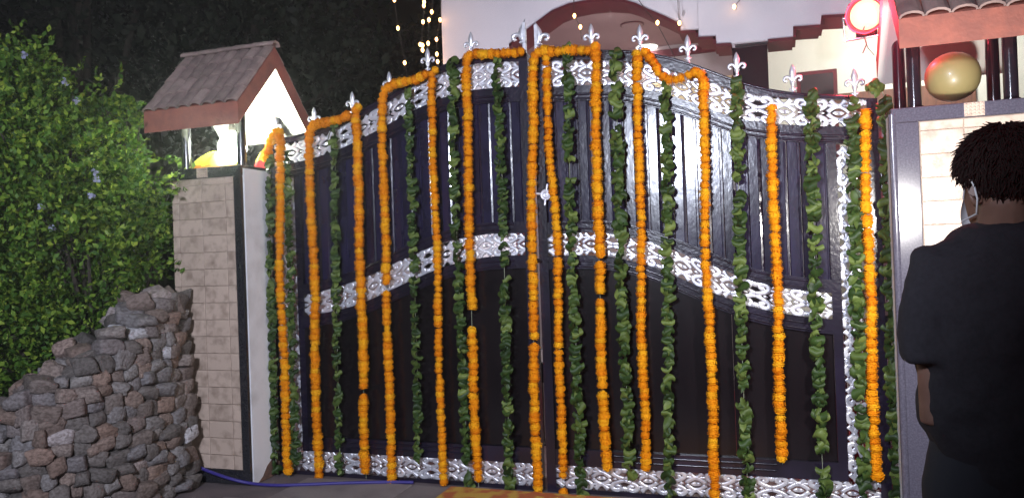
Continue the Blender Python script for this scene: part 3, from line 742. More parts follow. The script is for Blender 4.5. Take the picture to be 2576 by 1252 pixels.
# ================================================================== HOUSE
HY = 4.0
house = thing('house', 'white house behind the gate with maroon edged arch and stepped trim', 'house', (0, HY, GZ))
ARCH = [(1283, 160), (1283, 111), (1312, 86), (1343, 61), (1389, 27), (1430, 10), (1470, 2), (1520, -3), (1571, 0), (1600, 9), (1627, 22), (1670, 40), (1712, 60),
        (1712, 78), (1757, 76), (1757, 94), (1800, 92), (1802, 111), (1838, 109)]
ARCH2 = [(1931, 100), (1995, 94), (1995, 68), (2064, 63), (2066, 40), (2132, 36), (2134, 12), (2200, 8), (2203, -14), (2300, -20)]
A1 = [tuple(on(px, py, HY)[[0, 2]]) for px, py in ARCH]; A2 = [tuple(on(px, py, HY)[[0, 2]]) for px, py in ARCH2]
hx0 = float(on(1109, 0, HY)[0]); ZT = 7.0
a1 = [(A1[0][0], GZ)]+A1[1:]; a1[1] = (a1[0][0], A1[1][1])
# white front, built from strips above each edge of the openings
def strips(edges, y0, y1, m, zt=ZT):
    for (xa, za), (xb, zb) in zip(edges[:-1], edges[1:]):
        if xb-xa < 1e-3: continue
        m.prism([(xa, za), (xb, zb), (xb, zt), (xa, zt)], y0, y1)
fr = MB(); fr.box((hx0, HY, GZ), (a1[0][0], HY+.45, ZT)); fr.build('front_wall', m_house, house)
fr = MB(); strips(a1[1:], HY+.001, HY+.45, fr); fr.build('arch_wall', m_house, house)
fr = MB(); strips([a1[-1], A2[0]], HY, HY+.45, fr); fr.build('front_wall', m_house, house)
fr = MB(); strips(A2+[(6.5, A2[-1][1])], HY+.001, HY+.45, fr); fr.build('arch_wall', m_house, house)
def soffit(edges, y0, y1, t=.012):
    m = MB()
    for (xa, za), (xb, zb) in zip(edges[:-1], edges[1:]):
        L = math.hypot(xb-xa, zb-za)
        if L < 1e-3: continue
        nx, nz = (zb-za)/L*t, -(xb-xa)/L*t
        m.prism([(xa, za), (xb, zb), (xb+nx, zb+nz), (xa+nx, za+nz)], y0, y1)
    return m
soffit([(a1[0][0], GZ)]+a1[1:], HY-.012, HY+.46, .03).build('arch_trim', m_maroon, house)
soffit(A2, HY-.012, HY+.46, .03).build('stepped_trim', m_maroon, house)
MB().box((a1[-1][0]+.012, HY+.02, GZ), (A2[0][0]-.005, HY+.40, min(a1[-1][1], A2[0][1])-.04), bev=.01).build('column', m_black, house)
ZC = 4.52; YB = 7.0
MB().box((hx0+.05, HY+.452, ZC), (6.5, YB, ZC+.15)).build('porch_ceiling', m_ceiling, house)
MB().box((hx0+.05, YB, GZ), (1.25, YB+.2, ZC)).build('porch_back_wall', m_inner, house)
MB().box((1.251, YB-.4, GZ), (6.5, YB+.2, ZC)).build('porch_back_wall', m_cream, house)
MB().box((hx0, HY+.452, GZ), (hx0+.2, YB+.2, ZT)).build('side_wall', m_house, house)
z1 = float(on(1700, 124, YB)[2])
MB().box((hx0+.21, YB-.05, z1-.11), (1.245, YB-.001, z1)).build('crown_moulding', m_maroon, house)
z2 = float(on(1700, 205, YB)[2])
MB().box((-.6, YB-.03, 2.6), (1.0, YB-.002, z2), bev=.005).build('warm_glow_panel', mat('warm_glow_paint', (.75, .62, .36), .7), house)  # warm light of an opening put into the panel's colour
MB().box((-2.0, YB-.04, GZ), (-1.0, YB-.002, 2.1)).build('door', m_wood, house)
p0, p1 = on(2003, 184, YB-.4), on(2107, 232, YB-.4)
wf = MB().box((p0[0], YB-.43, p0[2]-1.4), (p1[0], YB-.402, p0[2]), bev=.006).build('window', m_maroon, house)
MB().box((p0[0]+.05, YB-.436, p0[2]-1.35), (p1[0]-.05, YB-.4305, p0[2]-.05)).build('pane', m_black, wf)
p0 = on(2130, 232, YB-.4)
MB().box((p0[0]-.15, YB-.45, p0[2]-.35), (float(on(2453, 225, YB-.4)[0]), YB-.402, p0[2]-.02), bev=.006).build('timber_band', m_wood, house)
# recessed ceiling lamps
for px, py, r, lit in ((1541, 8, .17, 1), (1627, 117, .15, 1), (1590, 62, .14, 0)):
    c = on(px, py, ZC, axis=2)
    f = MB().lathe([(r*1.15, -.012), (r*1.15, -.002)], (c[0], c[1], ZC), 24).build('ceiling_lamp', m_ceil_white if lit else m_maroon, house)
    MB().lathe([(r, -.02), (r, -.0125)], (c[0], c[1], ZC), 24).build('lamp_glass', m_downlight if lit else m_ceiling, f)
    if lit: lamp('ceiling_lamp_light', 'SPOT', (c[0], c[1], ZC-.06), 60, (1, .9, .88), .12, aim=(c[0], c[1], 0), spot=165)
lamp('porch_lamp_light', 'POINT', (3.2, 5.4, 4.2), 120, (.97, 1, .9), .15)
# low compound wall at the left of the court, red cloth at the right inside
cw = thing('compound_wall', 'low white compound wall behind the left gate leaf', 'wall', (-2.75, 2.2, GZ))
MB().box((-2.85, .36, GZ), (-2.70, HY-.01, 1.55)).build('wall_body', m_plaster, cw)
MB().box((-2.88, .36, 1.551), (-2.67, HY-.01, 1.60), bev=.008).build('wall_coping', m_granite_g, cw)
cw2 = thing('compound_wall', 'beige compound wall running on to the right of the right pillar', 'wall', (4.8, 0, GZ))
MB().box((RX1+.01, -.12, GZ), (6.8, .12, 1.75)).build('wall_body', m_grout, cw2)
MB().box((RX1+.01, -.15, 1.751), (6.8, .15, 1.81), bev=.008).build('wall_coping', m_granite_g, cw2)
rc = MB().box((.55, .55, GZ+.0045), (2.6, 3.6, GZ+.016)).build('carpet', m_red); tag(rc, 'red carpet on the floor inside the gate', 'carpet')
rcl = MB(); vs = []
for i in range(25):
    x = 1.86+i*.035; y = .42+.025*math.sin(i*1.1)+.01*math.sin(i*2.7)
    vs += [(x, y, GZ+.01), (x, y+.01*math.sin(i), .95)]
rcl.add(vs, [(2*i, 2*i+2, 2*i+3, 2*i+1) for i in range(24)], 0, True)
rk = thing('cloth_screen', 'pink red cloth hung on a rail just inside the right end of the gate', 'cloth', (2.3, .42, GZ))
rcl.build('cloth', m_red, rk)
MB().tube([(1.83, .42, .955), (2.75, .42, .955)], .012, 8).tube([(1.84, .42, GZ), (1.84, .42, .955)], .012, 8).tube([(2.74, .42, GZ), (2.74, .42, .955)], .012, 8).build('rail', m_metal, rk)

# ================================================================== RED STAGE LAMP
lc = on(2178, 38, .26)
par = thing('stage_lamp', 'red glowing stage lamp hung beside the gable of the right tiled roof', 'stage lamp', tuple(lc))
C0 = Vector(lc); aim = Vector((-.25, -1, -.30)).normalized(); side = aim.cross(Vector((0, 0, 1))).normalized(); upv = side.cross(aim)
def ringed(prof, n, m, wav=0.0, mi=0):
    vs = []
    for r, h in prof:
        for k in range(n):
            a = 2*PI*k/n; rr = r*(1+wav*math.cos(8*a)); vs.append(C0+side*math.cos(a)*rr+upv*math.sin(a)*rr+aim*h)
    m.add(vs, [(i*n+k, (i+1)*n+k, (i+1)*n+(k+1) % n, i*n+(k+1) % n) for i in range(len(prof)-1) for k in range(n)], mi, True)
    return vs
m = MB(); ringed([(.03, -.20), (.075, -.19), (.095, -.10), (.10, .03), (.108, .05), (.104, .05), (.094, .03), (.09, -.05)], 28, m, .015); m.build('lamp_can', mat('lamp_can_red', (.35, .02, .03), .4), par)
m = MB(); vs = ringed([(.001, .012), (.05, .010), (.088, -.004)], 28, m); m.build('lens', m_par_lens, par)
m = MB(); L_, B_ = C0-side*.125, C0+side*.125
m.tube([L_+upv*.0, L_-upv*.13+aim*-.0, B_-upv*.13, B_], .008, 8); m.tube([L_, L_+side*.03], .013, 8); m.tube([B_, B_-side*.03], .013, 8); m.build('yoke', m_metal, par)
pp = [on(2172, 75, .26), on(2173, 90, .27), on(2180, 112, .29), on(2170, 135, .30)]
MB().tube([C0-aim*.12]+pp[:3]+pp[3:], .004, 6).tube([pp[2], on(2184, 122, .31), on(2200, 140, .34)], .0025, 5).build('lamp_wire', m_wire, par)
b0 = on(2140, 88, .33); b1 = on(2214, 84, .43)
MB().box((b0[0]+.03, .30, b0[2]-.025), (2.084, .345, b0[2]+.012), bev=.003).build('bracket', m_maroon, par)
lamp('stage_lamp_light', 'POINT', C0+aim*.14, 42, (1, .05, .10), .06)

# ================================================================== STRING LIGHTS
def string_light(label, P, bulbs, y, tail=True):
    pts_ = [Vector(on(px, py, y)) for px, py in P]
    root = thing('string_light', label, 'string lights', tuple(pts_[-1]), 'strings of small warm bulbs')
    MB().tube(pts_, .004, 5).build('wire', m_wire, root)
    for px, py in bulbs:
        p = on(px, py, y-.01)
        MB().lathe([(.002, -.030), (.014, -.020), (.019, -.002), (.014, .014), (.008, .022)], p, 10).build('bulb', m_bulb, root)
SY = 3.6
string_light('string of bulbs farthest left, hanging alone in the dark', [(985, -60), (992, 0), (1001, 71), (1010, 110), (1018, 158), (1026, 205)], [(992, 0), (1001, 71), (1018, 158)], SY)
string_light('string with a tight cluster of three bulbs near its lower end', [(1068, -60), (1067, 5), (1066, 14), (1064, 55), (1060, 112), (1063, 128)], [(1067, 5), (1066, 14), (1064, 55), (1057, 112), (1063, 114), (1063, 126)], SY)
string_light('string of three spaced bulbs right of the clustered string', [(1092, -60), (1086, 30), (1079, 50), (1077, 109), (1077, 130)], [(1086, 30), (1079, 50), (1077, 109)], SY)
string_light('string of bulbs running down the left corner of the white house', [(1112, -60), (1107, 50), (1098, 99), (1099, 136), (1101, 155), (1106, 178)], [(1107, 50), (1098, 99), (1099, 136), (1101, 155), (1106, 175)], HY-.06)
string_light('two bulbs on a string inside the left side of the arch', [(1440, -40), (1445, 40), (1460, 68), (1463, 100)], [(1445, 40), (1460, 68)], HY-.08)
string_light('slanting cable with one bulb across the right side of the arch', [(1596, -15), (1620, 20), (1640, 45), (1654, 62), (1690, 130), (1746, 240)], [(1654, 57)], HY-.3)
string_light('thin wire with one bulb where the arch meets the steps', [(1704, -30), (1706, 30), (1709, 58)], [(1709, 58)], HY-.1)
string_light('single bulb on a wire against the plain white wall near the top', [(1875, -25), (1860, 2), (1848, 16)], [(1847, 17)], HY-.1)
ow = MB().tube([Vector(at_depth(px, py, 9)) for px, py in ((-200, 60), (0, 128), (140, 175), (300, 230), (470, 300), (560, 345), (720, 430))], .006, 5).build('overhead_wire', m_wire)
tag(ow, 'thin overhead wire sagging through the dark above the bush', 'wire')

# ================================================================== STONES
def stone(seed):
    rs = np.random.RandomState(seed); n = 5; vs = []; idx = {}; fs = []; n = 6
    def vert(p):
        k = tuple(np.round(p, 4))
        if k not in idx: idx[k] = len(vs); vs.append(p)
        return idx[k]
    lin = np.sin(np.linspace(-1, 1, n)*PI/2)
    for ax in range(3):
        for sg in (-1, 1):
            for i in range(n-1):
                for j in range(n-1):
                    quad = []
                    for (a, b) in ((i, j), (i+1, j), (i+1, j+1), (i, j+1)):
                        p = np.zeros(3); p[ax] = sg; p[(ax+1) % 3] = lin[a]; p[(ax+2) % 3] = lin[b]; quad.append(vert(p))
                    fs.append(tuple(quad) if sg > 0 else tuple(quad[::-1]))
    V = np.array(vs); w = rs.normal(size=(5, 3)); ph = rs.uniform(0, 6, 5)
    sk = rs.uniform(-.16, .16, (3, 3))
    cut = [(v/np.linalg.norm(v), rs.uniform(.95, 1.3)) for v in rs.normal(size=(9, 3))]
    out = []
    for p in V:
        q = p/np.power(np.sum(np.abs(p)**12.0), 1/12.0)
        q = q+sk@q*.8
        for v, d in cut:
            e = q@v-d
            if e > 0: q = q-v*e*.85
        q = q*(1+.05*sum(math.sin(float(p@w[k])*2.2+ph[k]) for k in range(5))*.6)
        out.append(q*.5)
    m = MB().add(out, fs, 0, True)
    return m.mesh('stone', m_stone)
STN = [stone(i) for i in range(14)]
wall = thing('dry_stone_wall', 'rough dry stone wall of loose stones sloping down from the left pillar', 'stone wall', (-2.35, -.9, GZ))
foot = [Vector((-2.37, -.43, 0)), Vector((-2.33, -.66, 0)), Vector((-2.33, -.9, 0)), Vector((-2.42, -1.25, 0)), Vector((-2.62, -1.5, 0)), Vector((-3.0, -1.68, 0)), Vector((-3.6, -1.75, 0))]
fl_ = [0]
for a, b in zip(foot[:-1], foot[1:]): fl_.append(fl_[-1]+(b-a).length)
def along(s):
    s = max(0, min(fl_[-1]-1e-4, s))
    for i in range(len(foot)-1):
        if s <= fl_[i+1]:
            t = (s-fl_[i])/(fl_[i+1]-fl_[i]); p = foot[i].lerp(foot[i+1], t); d = (foot[min(i+2, len(foot)-1)]-foot[max(i-1, 0)]).normalized()
            return p, d
def wall_top(s): return float(np.interp(s, [0, .3, .6, 1.0, 1.35, 1.9, 2.6], [1.31, 1.28, 1.12, .88, .70, .52, .40]))
rs = random.Random(11); nst = 0; z = GZ
while z < 1.32:
    h = rs.uniform(.074, .096); s = rs.uniform(-.02, .05)
    while s < fl_[-1]-.05:
        wd = rs.uniform(.075, .142)*(1.1 if z > wall_top(s)-.25 else 1); sc_ = s+wd/2
        top = wall_top(sc_)
        if z+h*.55 < top:
            p, d = along(sc_); nrm = Vector((d.y, -d.x, 0)) if True else 0
            if nrm.dot(Vector((CAM[0], CAM[1], 0))-p) < 0: nrm = -nrm
            lean = .03*(z)                      # the wall leans back
            q = p-nrm*(.07+lean+rs.uniform(-.022, .022))
            hh = h*rs.uniform(.95, 1.18)
            rot = Euler((rs.uniform(-.2, .2), rs.uniform(-.2, .2), math.atan2(d.y, d.x)+rs.uniform(-.22, .22)))
            put('stone', STN[rs.randrange(14)], wall, (q.x, q.y, z+h/2+.012*math.sin(s*5+z*9)), rot, (wd*1.10, rs.uniform(.16, .24), hh*1.12)); nst += 1
        s += wd
    z += h*.97
for k in range(60):                          # loose stones thrown on the slope of the top
    s = rs.uniform(.0, fl_[-1]-.1); p, d = along(s); nrm = Vector((d.y, -d.x, 0))
    if nrm.dot(Vector((CAM[0], CAM[1], 0))-p) < 0: nrm = -nrm
    q = p-nrm*rs.uniform(.10, .34); a = rs.uniform(.09, .16)
    put('stone', STN[rs.randrange(14)], wall, (q.x, q.y, wall_top(s)-rs.uniform(-.01, .07)), (rs.uniform(-.5, .5), rs.uniform(-.5, .5), rs.uniform(0, 3)), (a*1.15, a, a*rs.uniform(.6, .85)))
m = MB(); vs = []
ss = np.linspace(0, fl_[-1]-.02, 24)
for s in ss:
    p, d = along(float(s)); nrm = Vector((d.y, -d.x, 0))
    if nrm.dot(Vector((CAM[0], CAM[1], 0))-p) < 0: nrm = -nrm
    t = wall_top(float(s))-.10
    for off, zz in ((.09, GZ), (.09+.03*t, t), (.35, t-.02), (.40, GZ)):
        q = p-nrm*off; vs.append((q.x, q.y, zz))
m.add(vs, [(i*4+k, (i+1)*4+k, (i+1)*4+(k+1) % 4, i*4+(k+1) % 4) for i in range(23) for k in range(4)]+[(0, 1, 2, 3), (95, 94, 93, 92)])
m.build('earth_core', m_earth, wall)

# ================================================================== BUSH AND TREES
def leaf_cloud(name, centres, count, size, mt, parent, seed, sprig=0, lo=.62, gaps=False):
    r = np.random.RandomState(seed); C = np.array([c[:3] for c in centres]); Rr = np.array([c[3] for c in centres])
    wts = Rr**2; wts /= wts.sum()
    k = r.choice(len(C), count, p=wts); d = r.normal(size=(count, 3)); d /= np.linalg.norm(d, axis=1)[:, None]
    rad = lo+(1.04-lo)*r.rand(count)**.6
    clump = 1+.16*np.sin(d[:, 0]*9+k)*np.sin(d[:, 2]*8+2*k)+.08*np.sin(d[:, 1]*17+k*3)
    P = C[k]+d*(Rr[k]*rad*clump)[:, None]
    g1 = np.sin(P[:, 0]*9.1+1.3)*np.sin(P[:, 1]*8.3+.4)+np.sin(P[:, 2]*8.7+P[:, 0]*5)*.8+np.sin(P[:, 0]*21+P[:, 2]*17)*.35
    if gaps: P = P[g1 > -.62]; d = d[g1 > -.62]
    if sprig:
        ks = r.choice(len(C), sprig, p=wts); ds = r.normal(size=(sprig, 3)); ds[:, 2] += .35; ds /= np.linalg.norm(ds, axis=1)[:, None]
        ln = size*r.uniform(4, 10, sprig); M_ = 26; ex = []; exd = []
        for a in range(sprig):
            b = C[ks[a]]+ds[a]*Rr[ks[a]]*.93; bend = r.normal(size=3)*.4
            t = r.rand(M_)
            ex.append(b+ds[a]*(t*ln[a])[:, None]+bend*(t**2*ln[a]*.5)[:, None]+r.normal(size=(M_, 3))*size*.45*(1.1-t)[:, None]); exd.append(np.repeat(ds[a:a+1], M_, 0))
        P = np.vstack([P]+ex); d = np.vstack([d]+exd)
    n = len(P); ax = d*.6+r.normal(size=(n, 3))*.7; ax[:, 2] += .15; ax /= np.linalg.norm(ax, axis=1)[:, None]
    sd = np.cross(ax, r.normal(size=(n, 3))); sd /= np.linalg.norm(sd, axis=1)[:, None]; nm = np.cross(ax, sd)
    sz = size*r.uniform(.5, 1.6, n)[:, None]
    off = np.array(WLOC[parent.name]) if parent else 0
    V = np.stack([P-ax*sz*.5, P+sd*sz*.27+nm*sz*.08, P+ax*sz*.5, P-sd*sz*.27+nm*sz*.08], 1).reshape(-1, 3)-off
    me = bpy.data.meshes.new(name); me.vertices.add(4*n); me.vertices.foreach_set('co', V.ravel())
    me.loops.add(4*n); me.loops.foreach_set('vertex_index', np.arange(4*n)); me.polygons.add(n)
    me.polygons.foreach_set('loop_start', np.arange(n)*4); me.polygons.foreach_set('loop_total', np.full(n, 4))
    me.materials.append(mt); me.update(calc_edges=True); me.validate()
    o = bpy.data.objects.new(name, me); COL.objects.link(o); o.parent = parent; return o
bl = [(-20, 290, 150), (40, 190, 70), (80, 330, 120), (170, 330, 70), (60, 480, 220), (210, 440, 130), (300, 400, 80), (290, 500, 130), (375, 470, 62), (150, 680, 230), (310, 630, 105), (360, 580, 60),
      (50, 850, 160), (230, 770, 90), (-180, 520, 300), (-160, 820, 260), (120, 860, 90), (255, 290, 55), (320, 275, 34), (352, 300, 24), (300, 262, 26), (435, 425, 36), (405, 590, 34), (432, 605, 20), (372, 640, 40), (330, 690, 38), (110, 150, 38), (150, 215, 40), (20, 130, 46), (395, 545, 45)]
bc_ = []
for px, py, rp in bl:
    dep = 5.12+.55*max(0, px)/430; p = at_depth(px, py, dep); bc_.append((*p, rp/FPX*dep*.93))
bush = thing('flowering_bush', 'big leafy green bush with pale violet flowers beside the left pillar', 'bush', (-3.1, -.6, GZ))
leaf_cloud('foliage', bc_, 56000, .037, m_bush, bush, 3, sprig=620, gaps=True)
m = MB(); rs = random.Random(5)
for c in bc_:
    b = Vector((-3.05+rs.uniform(-.15, .15), -.55+rs.uniform(-.12, .12), GZ)); e = Vector(c[:3]); mid = b.lerp(e, .55)+Vector((rs.uniform(-.1, .1), rs.uniform(-.1, .1), .12))
    m.tube([b, mid, e], [.022, .014, .005], 6)
m.build('stem', m_bark, bush)
fm = MB()
for k in range(9):
    rr = random.Random(k); p = Vector((rr.uniform(-.02, .02), rr.uniform(-.02, .02), rr.uniform(-.018, .018))); n_ = Vector((rr.uniform(-1, 1), rr.uniform(-1.4, .2), rr.uniform(-.3, 1))).normalized()
    a = n_.orthogonal().normalized(); b = n_.cross(a)
    for q in range(5):
        t = 2*PI*q/5; u = a*math.cos(t)+b*math.sin(t); v = a*-math.sin(t)+b*math.cos(t)
        fm.add([p, p+u*.007+v*.005, p+u*.014+n_*.002, p+u*.007-v*.005], [(0, 1, 2, 3)])
fme = fm.mesh('flower_cluster', m_flower)
for px, py in ((62, 140), (165, 208), (190, 255), (238, 432), (240, 452), (232, 492), (105, 520), (128, 575)):
    dep = 4.72+.5*px/430
    if px > 400: dep = 5.2; px = min(px, 432)
    put('flower_cluster', fme, bush, at_depth(px, py, dep), (random.uniform(0, 6), random.uniform(-.4, .4), random.uniform(0, 6)), (.95,)*3)
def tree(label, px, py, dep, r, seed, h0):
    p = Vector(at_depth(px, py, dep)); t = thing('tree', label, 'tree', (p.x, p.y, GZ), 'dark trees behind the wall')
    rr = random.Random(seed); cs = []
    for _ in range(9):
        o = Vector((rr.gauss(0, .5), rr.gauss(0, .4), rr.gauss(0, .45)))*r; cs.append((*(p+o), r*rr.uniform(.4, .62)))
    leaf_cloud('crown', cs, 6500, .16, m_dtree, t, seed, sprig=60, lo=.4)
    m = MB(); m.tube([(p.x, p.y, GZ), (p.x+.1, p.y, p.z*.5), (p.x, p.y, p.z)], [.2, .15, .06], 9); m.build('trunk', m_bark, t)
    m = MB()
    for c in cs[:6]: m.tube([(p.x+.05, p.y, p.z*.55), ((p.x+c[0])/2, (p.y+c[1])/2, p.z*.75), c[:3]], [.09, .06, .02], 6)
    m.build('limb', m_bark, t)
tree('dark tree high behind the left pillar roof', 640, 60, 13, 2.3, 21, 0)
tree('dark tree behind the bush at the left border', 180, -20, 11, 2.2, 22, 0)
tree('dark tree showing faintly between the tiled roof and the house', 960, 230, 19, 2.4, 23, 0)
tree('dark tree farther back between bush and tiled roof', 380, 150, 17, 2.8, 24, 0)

# ================================================================== HOSE AND MAT
hp = [Vector(on(px, py, GZ+.012, axis=2)) for px, py in ((470, 1172), (505, 1176), (540, 1190), (585, 1204), (630, 1215), (690, 1220), (760, 1218), (850, 1214), (930, 1212), (985, 1211), (1040, 1212))]
for i, (px, py) in enumerate(((470, 1160), (505, 1176), (540, 1190), (585, 1205))): hp[i] = Vector(on(px, py, -.40)); hp[i].z = max(hp[i].z, GZ+.012)
Q = hp
for _ in range(2):
    N = [Q[0]]
    for a, b_ in zip(Q[:-1], Q[1:]): N += [a.lerp(b_, .25), a.lerp(b_, .75)]
    Q = N+[Q[-1]]
ho = MB().tube(Q, .0115, 8).build('hose', m_cable); tag(ho, 'violet blue hose lying along the ground before the gate', 'hose')
m_mat = mat('printed_mat', (.36, .085, .022), .85, col2=(.46, .27, .04), vscale=9, lo=.45, hi=.56, bump=.3, bscale=120)
a = on(1062, 1222, GZ, 2); 
mt_ = MB().box((-.60, -1.6, GZ+.005), (1.35, -.12, GZ+.017), bev=.004).build('door_mat', m_mat); tag(mt_, 'orange and yellow printed mat on the ground before the gate centre', 'mat')

# ================================================================== VIDEO FLOODLIGHT ON ITS STAND (behind the person)
fs = thing('flood_light', 'small video flood lamp on a thin stand hidden behind the person', 'flood lamp', (FLOOD_HEAD.x, FLOOD_HEAD.y, GZ))
MB().tube([(FLOOD_HEAD.x, FLOOD_HEAD.y-.05, GZ+.35), (FLOOD_HEAD.x, FLOOD_HEAD.y-.05, 1.66)], .012, 8).build('stand_pole', m_wire, fs)
for k in range(3):
    a = 2*PI*k/3+.4
    MB().tube([(FLOOD_HEAD.x, FLOOD_HEAD.y-.05, GZ+.5), (FLOOD_HEAD.x+.3*math.cos(a), FLOOD_HEAD.y-.05+.3*math.sin(a), GZ+.006)], .009, 6).build('leg', m_wire, fs)
MB().box((FLOOD_HEAD.x-.06, FLOOD_HEAD.y-.045, 1.61), (FLOOD_HEAD.x+.06, FLOOD_HEAD.y-.01, 1.71), bev=.006).build('lamp_head', m_black, fs)

fl2 = thing('flood_light', 'added black flood lamp, unseen in the court, to brighten the house front', 'flood lamp', (FILL_HEAD.x, FILL_HEAD.y, GZ))  # added fixture for the house fill lamp
MB().box((FILL_HEAD.x-.12, FILL_HEAD.y-.05, .46), (FILL_HEAD.x+.12, FILL_HEAD.y+.02, .62), bev=.01).build('lamp_head', m_black, fl2)
MB().box((FILL_HEAD.x-.02, FILL_HEAD.y-.03, GZ+.02), (FILL_HEAD.x+.02, FILL_HEAD.y+.0, .459)).box((FILL_HEAD.x-.15, FILL_HEAD.y-.1, GZ+.0045), (FILL_HEAD.x+.15, FILL_HEAD.y+.08, GZ+.0195)).build('stand', m_wire, fl2)

# ================================================================== PERSON
PX, PYY = 1.985, -2.66; PRZ = math.radians(8)
per = thing('person', 'person seen from behind in black t-shirt, dark curly hair, white ear loops', 'person', (PX, PYY, GZ))
Mp = Matrix.Translation((PX, PYY, GZ)) @ Matrix.Rotation(PRZ, 4, 'Z') @ Matrix.Diagonal((1, 1, 1.06, 1))
def world(mb): mb.v = [tuple(Mp @ Vector(v)) for v in mb.v]; return mb
HR = math.radians(16)                                  # the head is turned to the left
HC = Vector((.022, .045, 0))
def hz(z): return (z+.030)/1.06            # the head hangs forward, low between the shoulders
def headpt(x, y, z): return (HC.x+x*math.cos(HR)-y*math.sin(HR), HC.y+x*math.sin(HR)+y*math.cos(HR), hz(z))
body = MB()
body.loft([(HC.x, HC.y, hz(1.485), .030, .03), (*headpt(0, .022, 1.50)[:2], hz(1.50), .042, .055), (*headpt(0, .02, 1.53)[:2], hz(1.53), .056, .078), (*headpt(0, .012, 1.575)[:2], hz(1.575), .068, .092), (*headpt(0, .006, 1.625)[:2], hz(1.625), .075, .098),
           (*headpt(0, 0, 1.67)[:2], hz(1.67), .075, .097), (*headpt(0, -.004, 1.705)[:2], hz(1.705), .062, .082), (*headpt(0, -.006, 1.728)[:2], hz(1.728), .038, .05), (*headpt(0, -.006, 1.737)[:2], hz(1.737), .01, .012)], 22, rot=HR)
body.tube([headpt(0, .10, 1.615), headpt(0, .118, 1.592), headpt(0, .112, 1.575)], [.008, .013, .011], 8)      # nose
body.tube([(0, -.02, 1.36), (-.008, -.012, 1.43), (.008, .015, 1.475), (.018, .035, 1.53)], [.075, .062, .056, .055], 14)
body.loft([(0, 0, .90, .16, .105), (0, 0, 1.0, .15, .10), (0, -.005, 1.12, .155, .10), (0, -.01, 1.25, .17, .11), (0, -.012, 1.35, .18, .105), (0, -.012, 1.41, .15, .085), (0, -.012, 1.445, .09, .06)], 24, p=2.4)
def limb(side):
    sh, el, wr = Vector((.165*side, -.012, 1.375)), Vector((.176*side, -.035, 1.03)), Vector((.07*side, .19, 1.09))
    body.tube([sh-Vector((.05*side, 0, 0)), sh, sh.lerp(el, .4), el, el.lerp(wr, .35), wr], [.042, .042, .040, .034, .035, .027], 12)
    d = (wr-el).normalized(); pe = wr+d*.085; upn = Vector((0, 0, 1)); ac = d.cross(upn).normalized()
    body.tube([wr, wr+d*.04, pe], [.027, .033, .032], 10, flat=.55)
    for k, (off, ln) in enumerate(((-.03, .066), (-.01, .078), (.01, .072), (.029, .055))):
        b = pe+ac*off; body.tube([b-d*.015, b+d*ln*.45-upn*.004, b+d*ln*.8-upn*.022, b+d*ln-upn*.04], [.0095, .009, .0085, .007], 8)
    th = wr+d*.03-ac*.028*1
    body.tube([th, th-ac*.02+d*.025, th-ac*.022+d*.055-upn*.01], [.012, .0105, .008], 8)
for s in (-1, 1):
    limb(s)
    hp_, kn, an = Vector((.09*s, 0, .90)), Vector((.10*s, .02, .49)), Vector((.10*s, -.015, .09))
    body.tube([hp_+Vector((0, 0, .05)), hp_-Vector((0, 0, .1)), kn+Vector((0, 0, .08)), kn, kn-Vector((0, .012, .13)), an, an-Vector((0, 0, .05))], [.085, .088, .062, .055, .056, .038, .040], 14)
    body.tube([an-Vector((0, .04, .055)), an+Vector((0, .05, -.055)), an+Vector((0, .15, -.065))], [.034, .038, .026], 10)
bo = world(body).build('body', m_skin, per)
rm = bo.modifiers.new('remesh', 'REMESH'); rm.mode = 'VOXEL'; rm.voxel_size = .0065; rm.use_smooth_shade = True
smd = bo.modifiers.new('smooth', 'SMOOTH'); smd.iterations = 4; smd.factor = .5
sh = MB()
sh.loft([(0, .0, .80, .178, .125), (0, 0, .85, .182, .130), (0, 0, .935, .170, .125), (0, 0, 1.02, .200, .125), (0, -.005, 1.12, .202, .13), (0, -.01, 1.25, .205, .132), (0, -.012, 1.34, .205, .125), (0, -.012, 1.40, .172, .104), (-.003, -.014, 1.44, .115, .082), (-.007, -.012, 1.463, .078, .070)], 28, p=2.5)
for s in (-1, 1):
    sh.tube([(.08*s, -.012, 1.355), (.155*s, -.012, 1.35), (.178*s, -.025, 1.28), (.184*s, -.035, 1.21), (.186*s, -.042, 1.155)], [.078, .074, .068, .064, .063], 16)
so = world(sh).build('t_shirt', m_shirt, per)
rm = so.modifiers.new('remesh', 'REMESH'); rm.mode = 'VOXEL'; rm.voxel_size = .011; rm.use_smooth_shade = True
smd = so.modifiers.new('smooth', 'SMOOTH'); smd.iterations = 8; smd.factor = .5
tx = bpy.data.textures.new('cloth_folds', 'CLOUDS'); tx.noise_scale = .16
dp = so.modifiers.new('folds', 'DISPLACE'); dp.texture = tx; dp.strength = .034; dp.mid_level = .5
tx2 = bpy.data.textures.new('fine_folds', 'CLOUDS'); tx2.noise_scale = .05
dp2 = so.modifiers.new('fine_folds', 'DISPLACE'); dp2.texture = tx2; dp2.strength = .010; dp2.mid_level = .5
tr = MB()
for s in (-1, 1):
    tr.tube([(.07*s, 0, .97), (.088*s, 0, .86), (.098*s, .01, .60), (.102*s, .018, .48), (.102*s, .0, .30), (.102*s, -.012, .10)], [.105, .112, .09, .08, .076, .066], 16)
tr.loft([(0, 0, .84, .165, .118), (0, 0, .95, .160, .112), (0, 0, 1.0, .155, .11)], 24, p=2.4)
to = world(tr).build('trousers', m_trouser, per)
rm = to.modifiers.new('remesh', 'REMESH'); rm.mode = 'VOXEL'; rm.voxel_size = .012; rm.use_smooth_shade = True
smd = to.modifiers.new('smooth', 'SMOOTH'); smd.iterations = 4
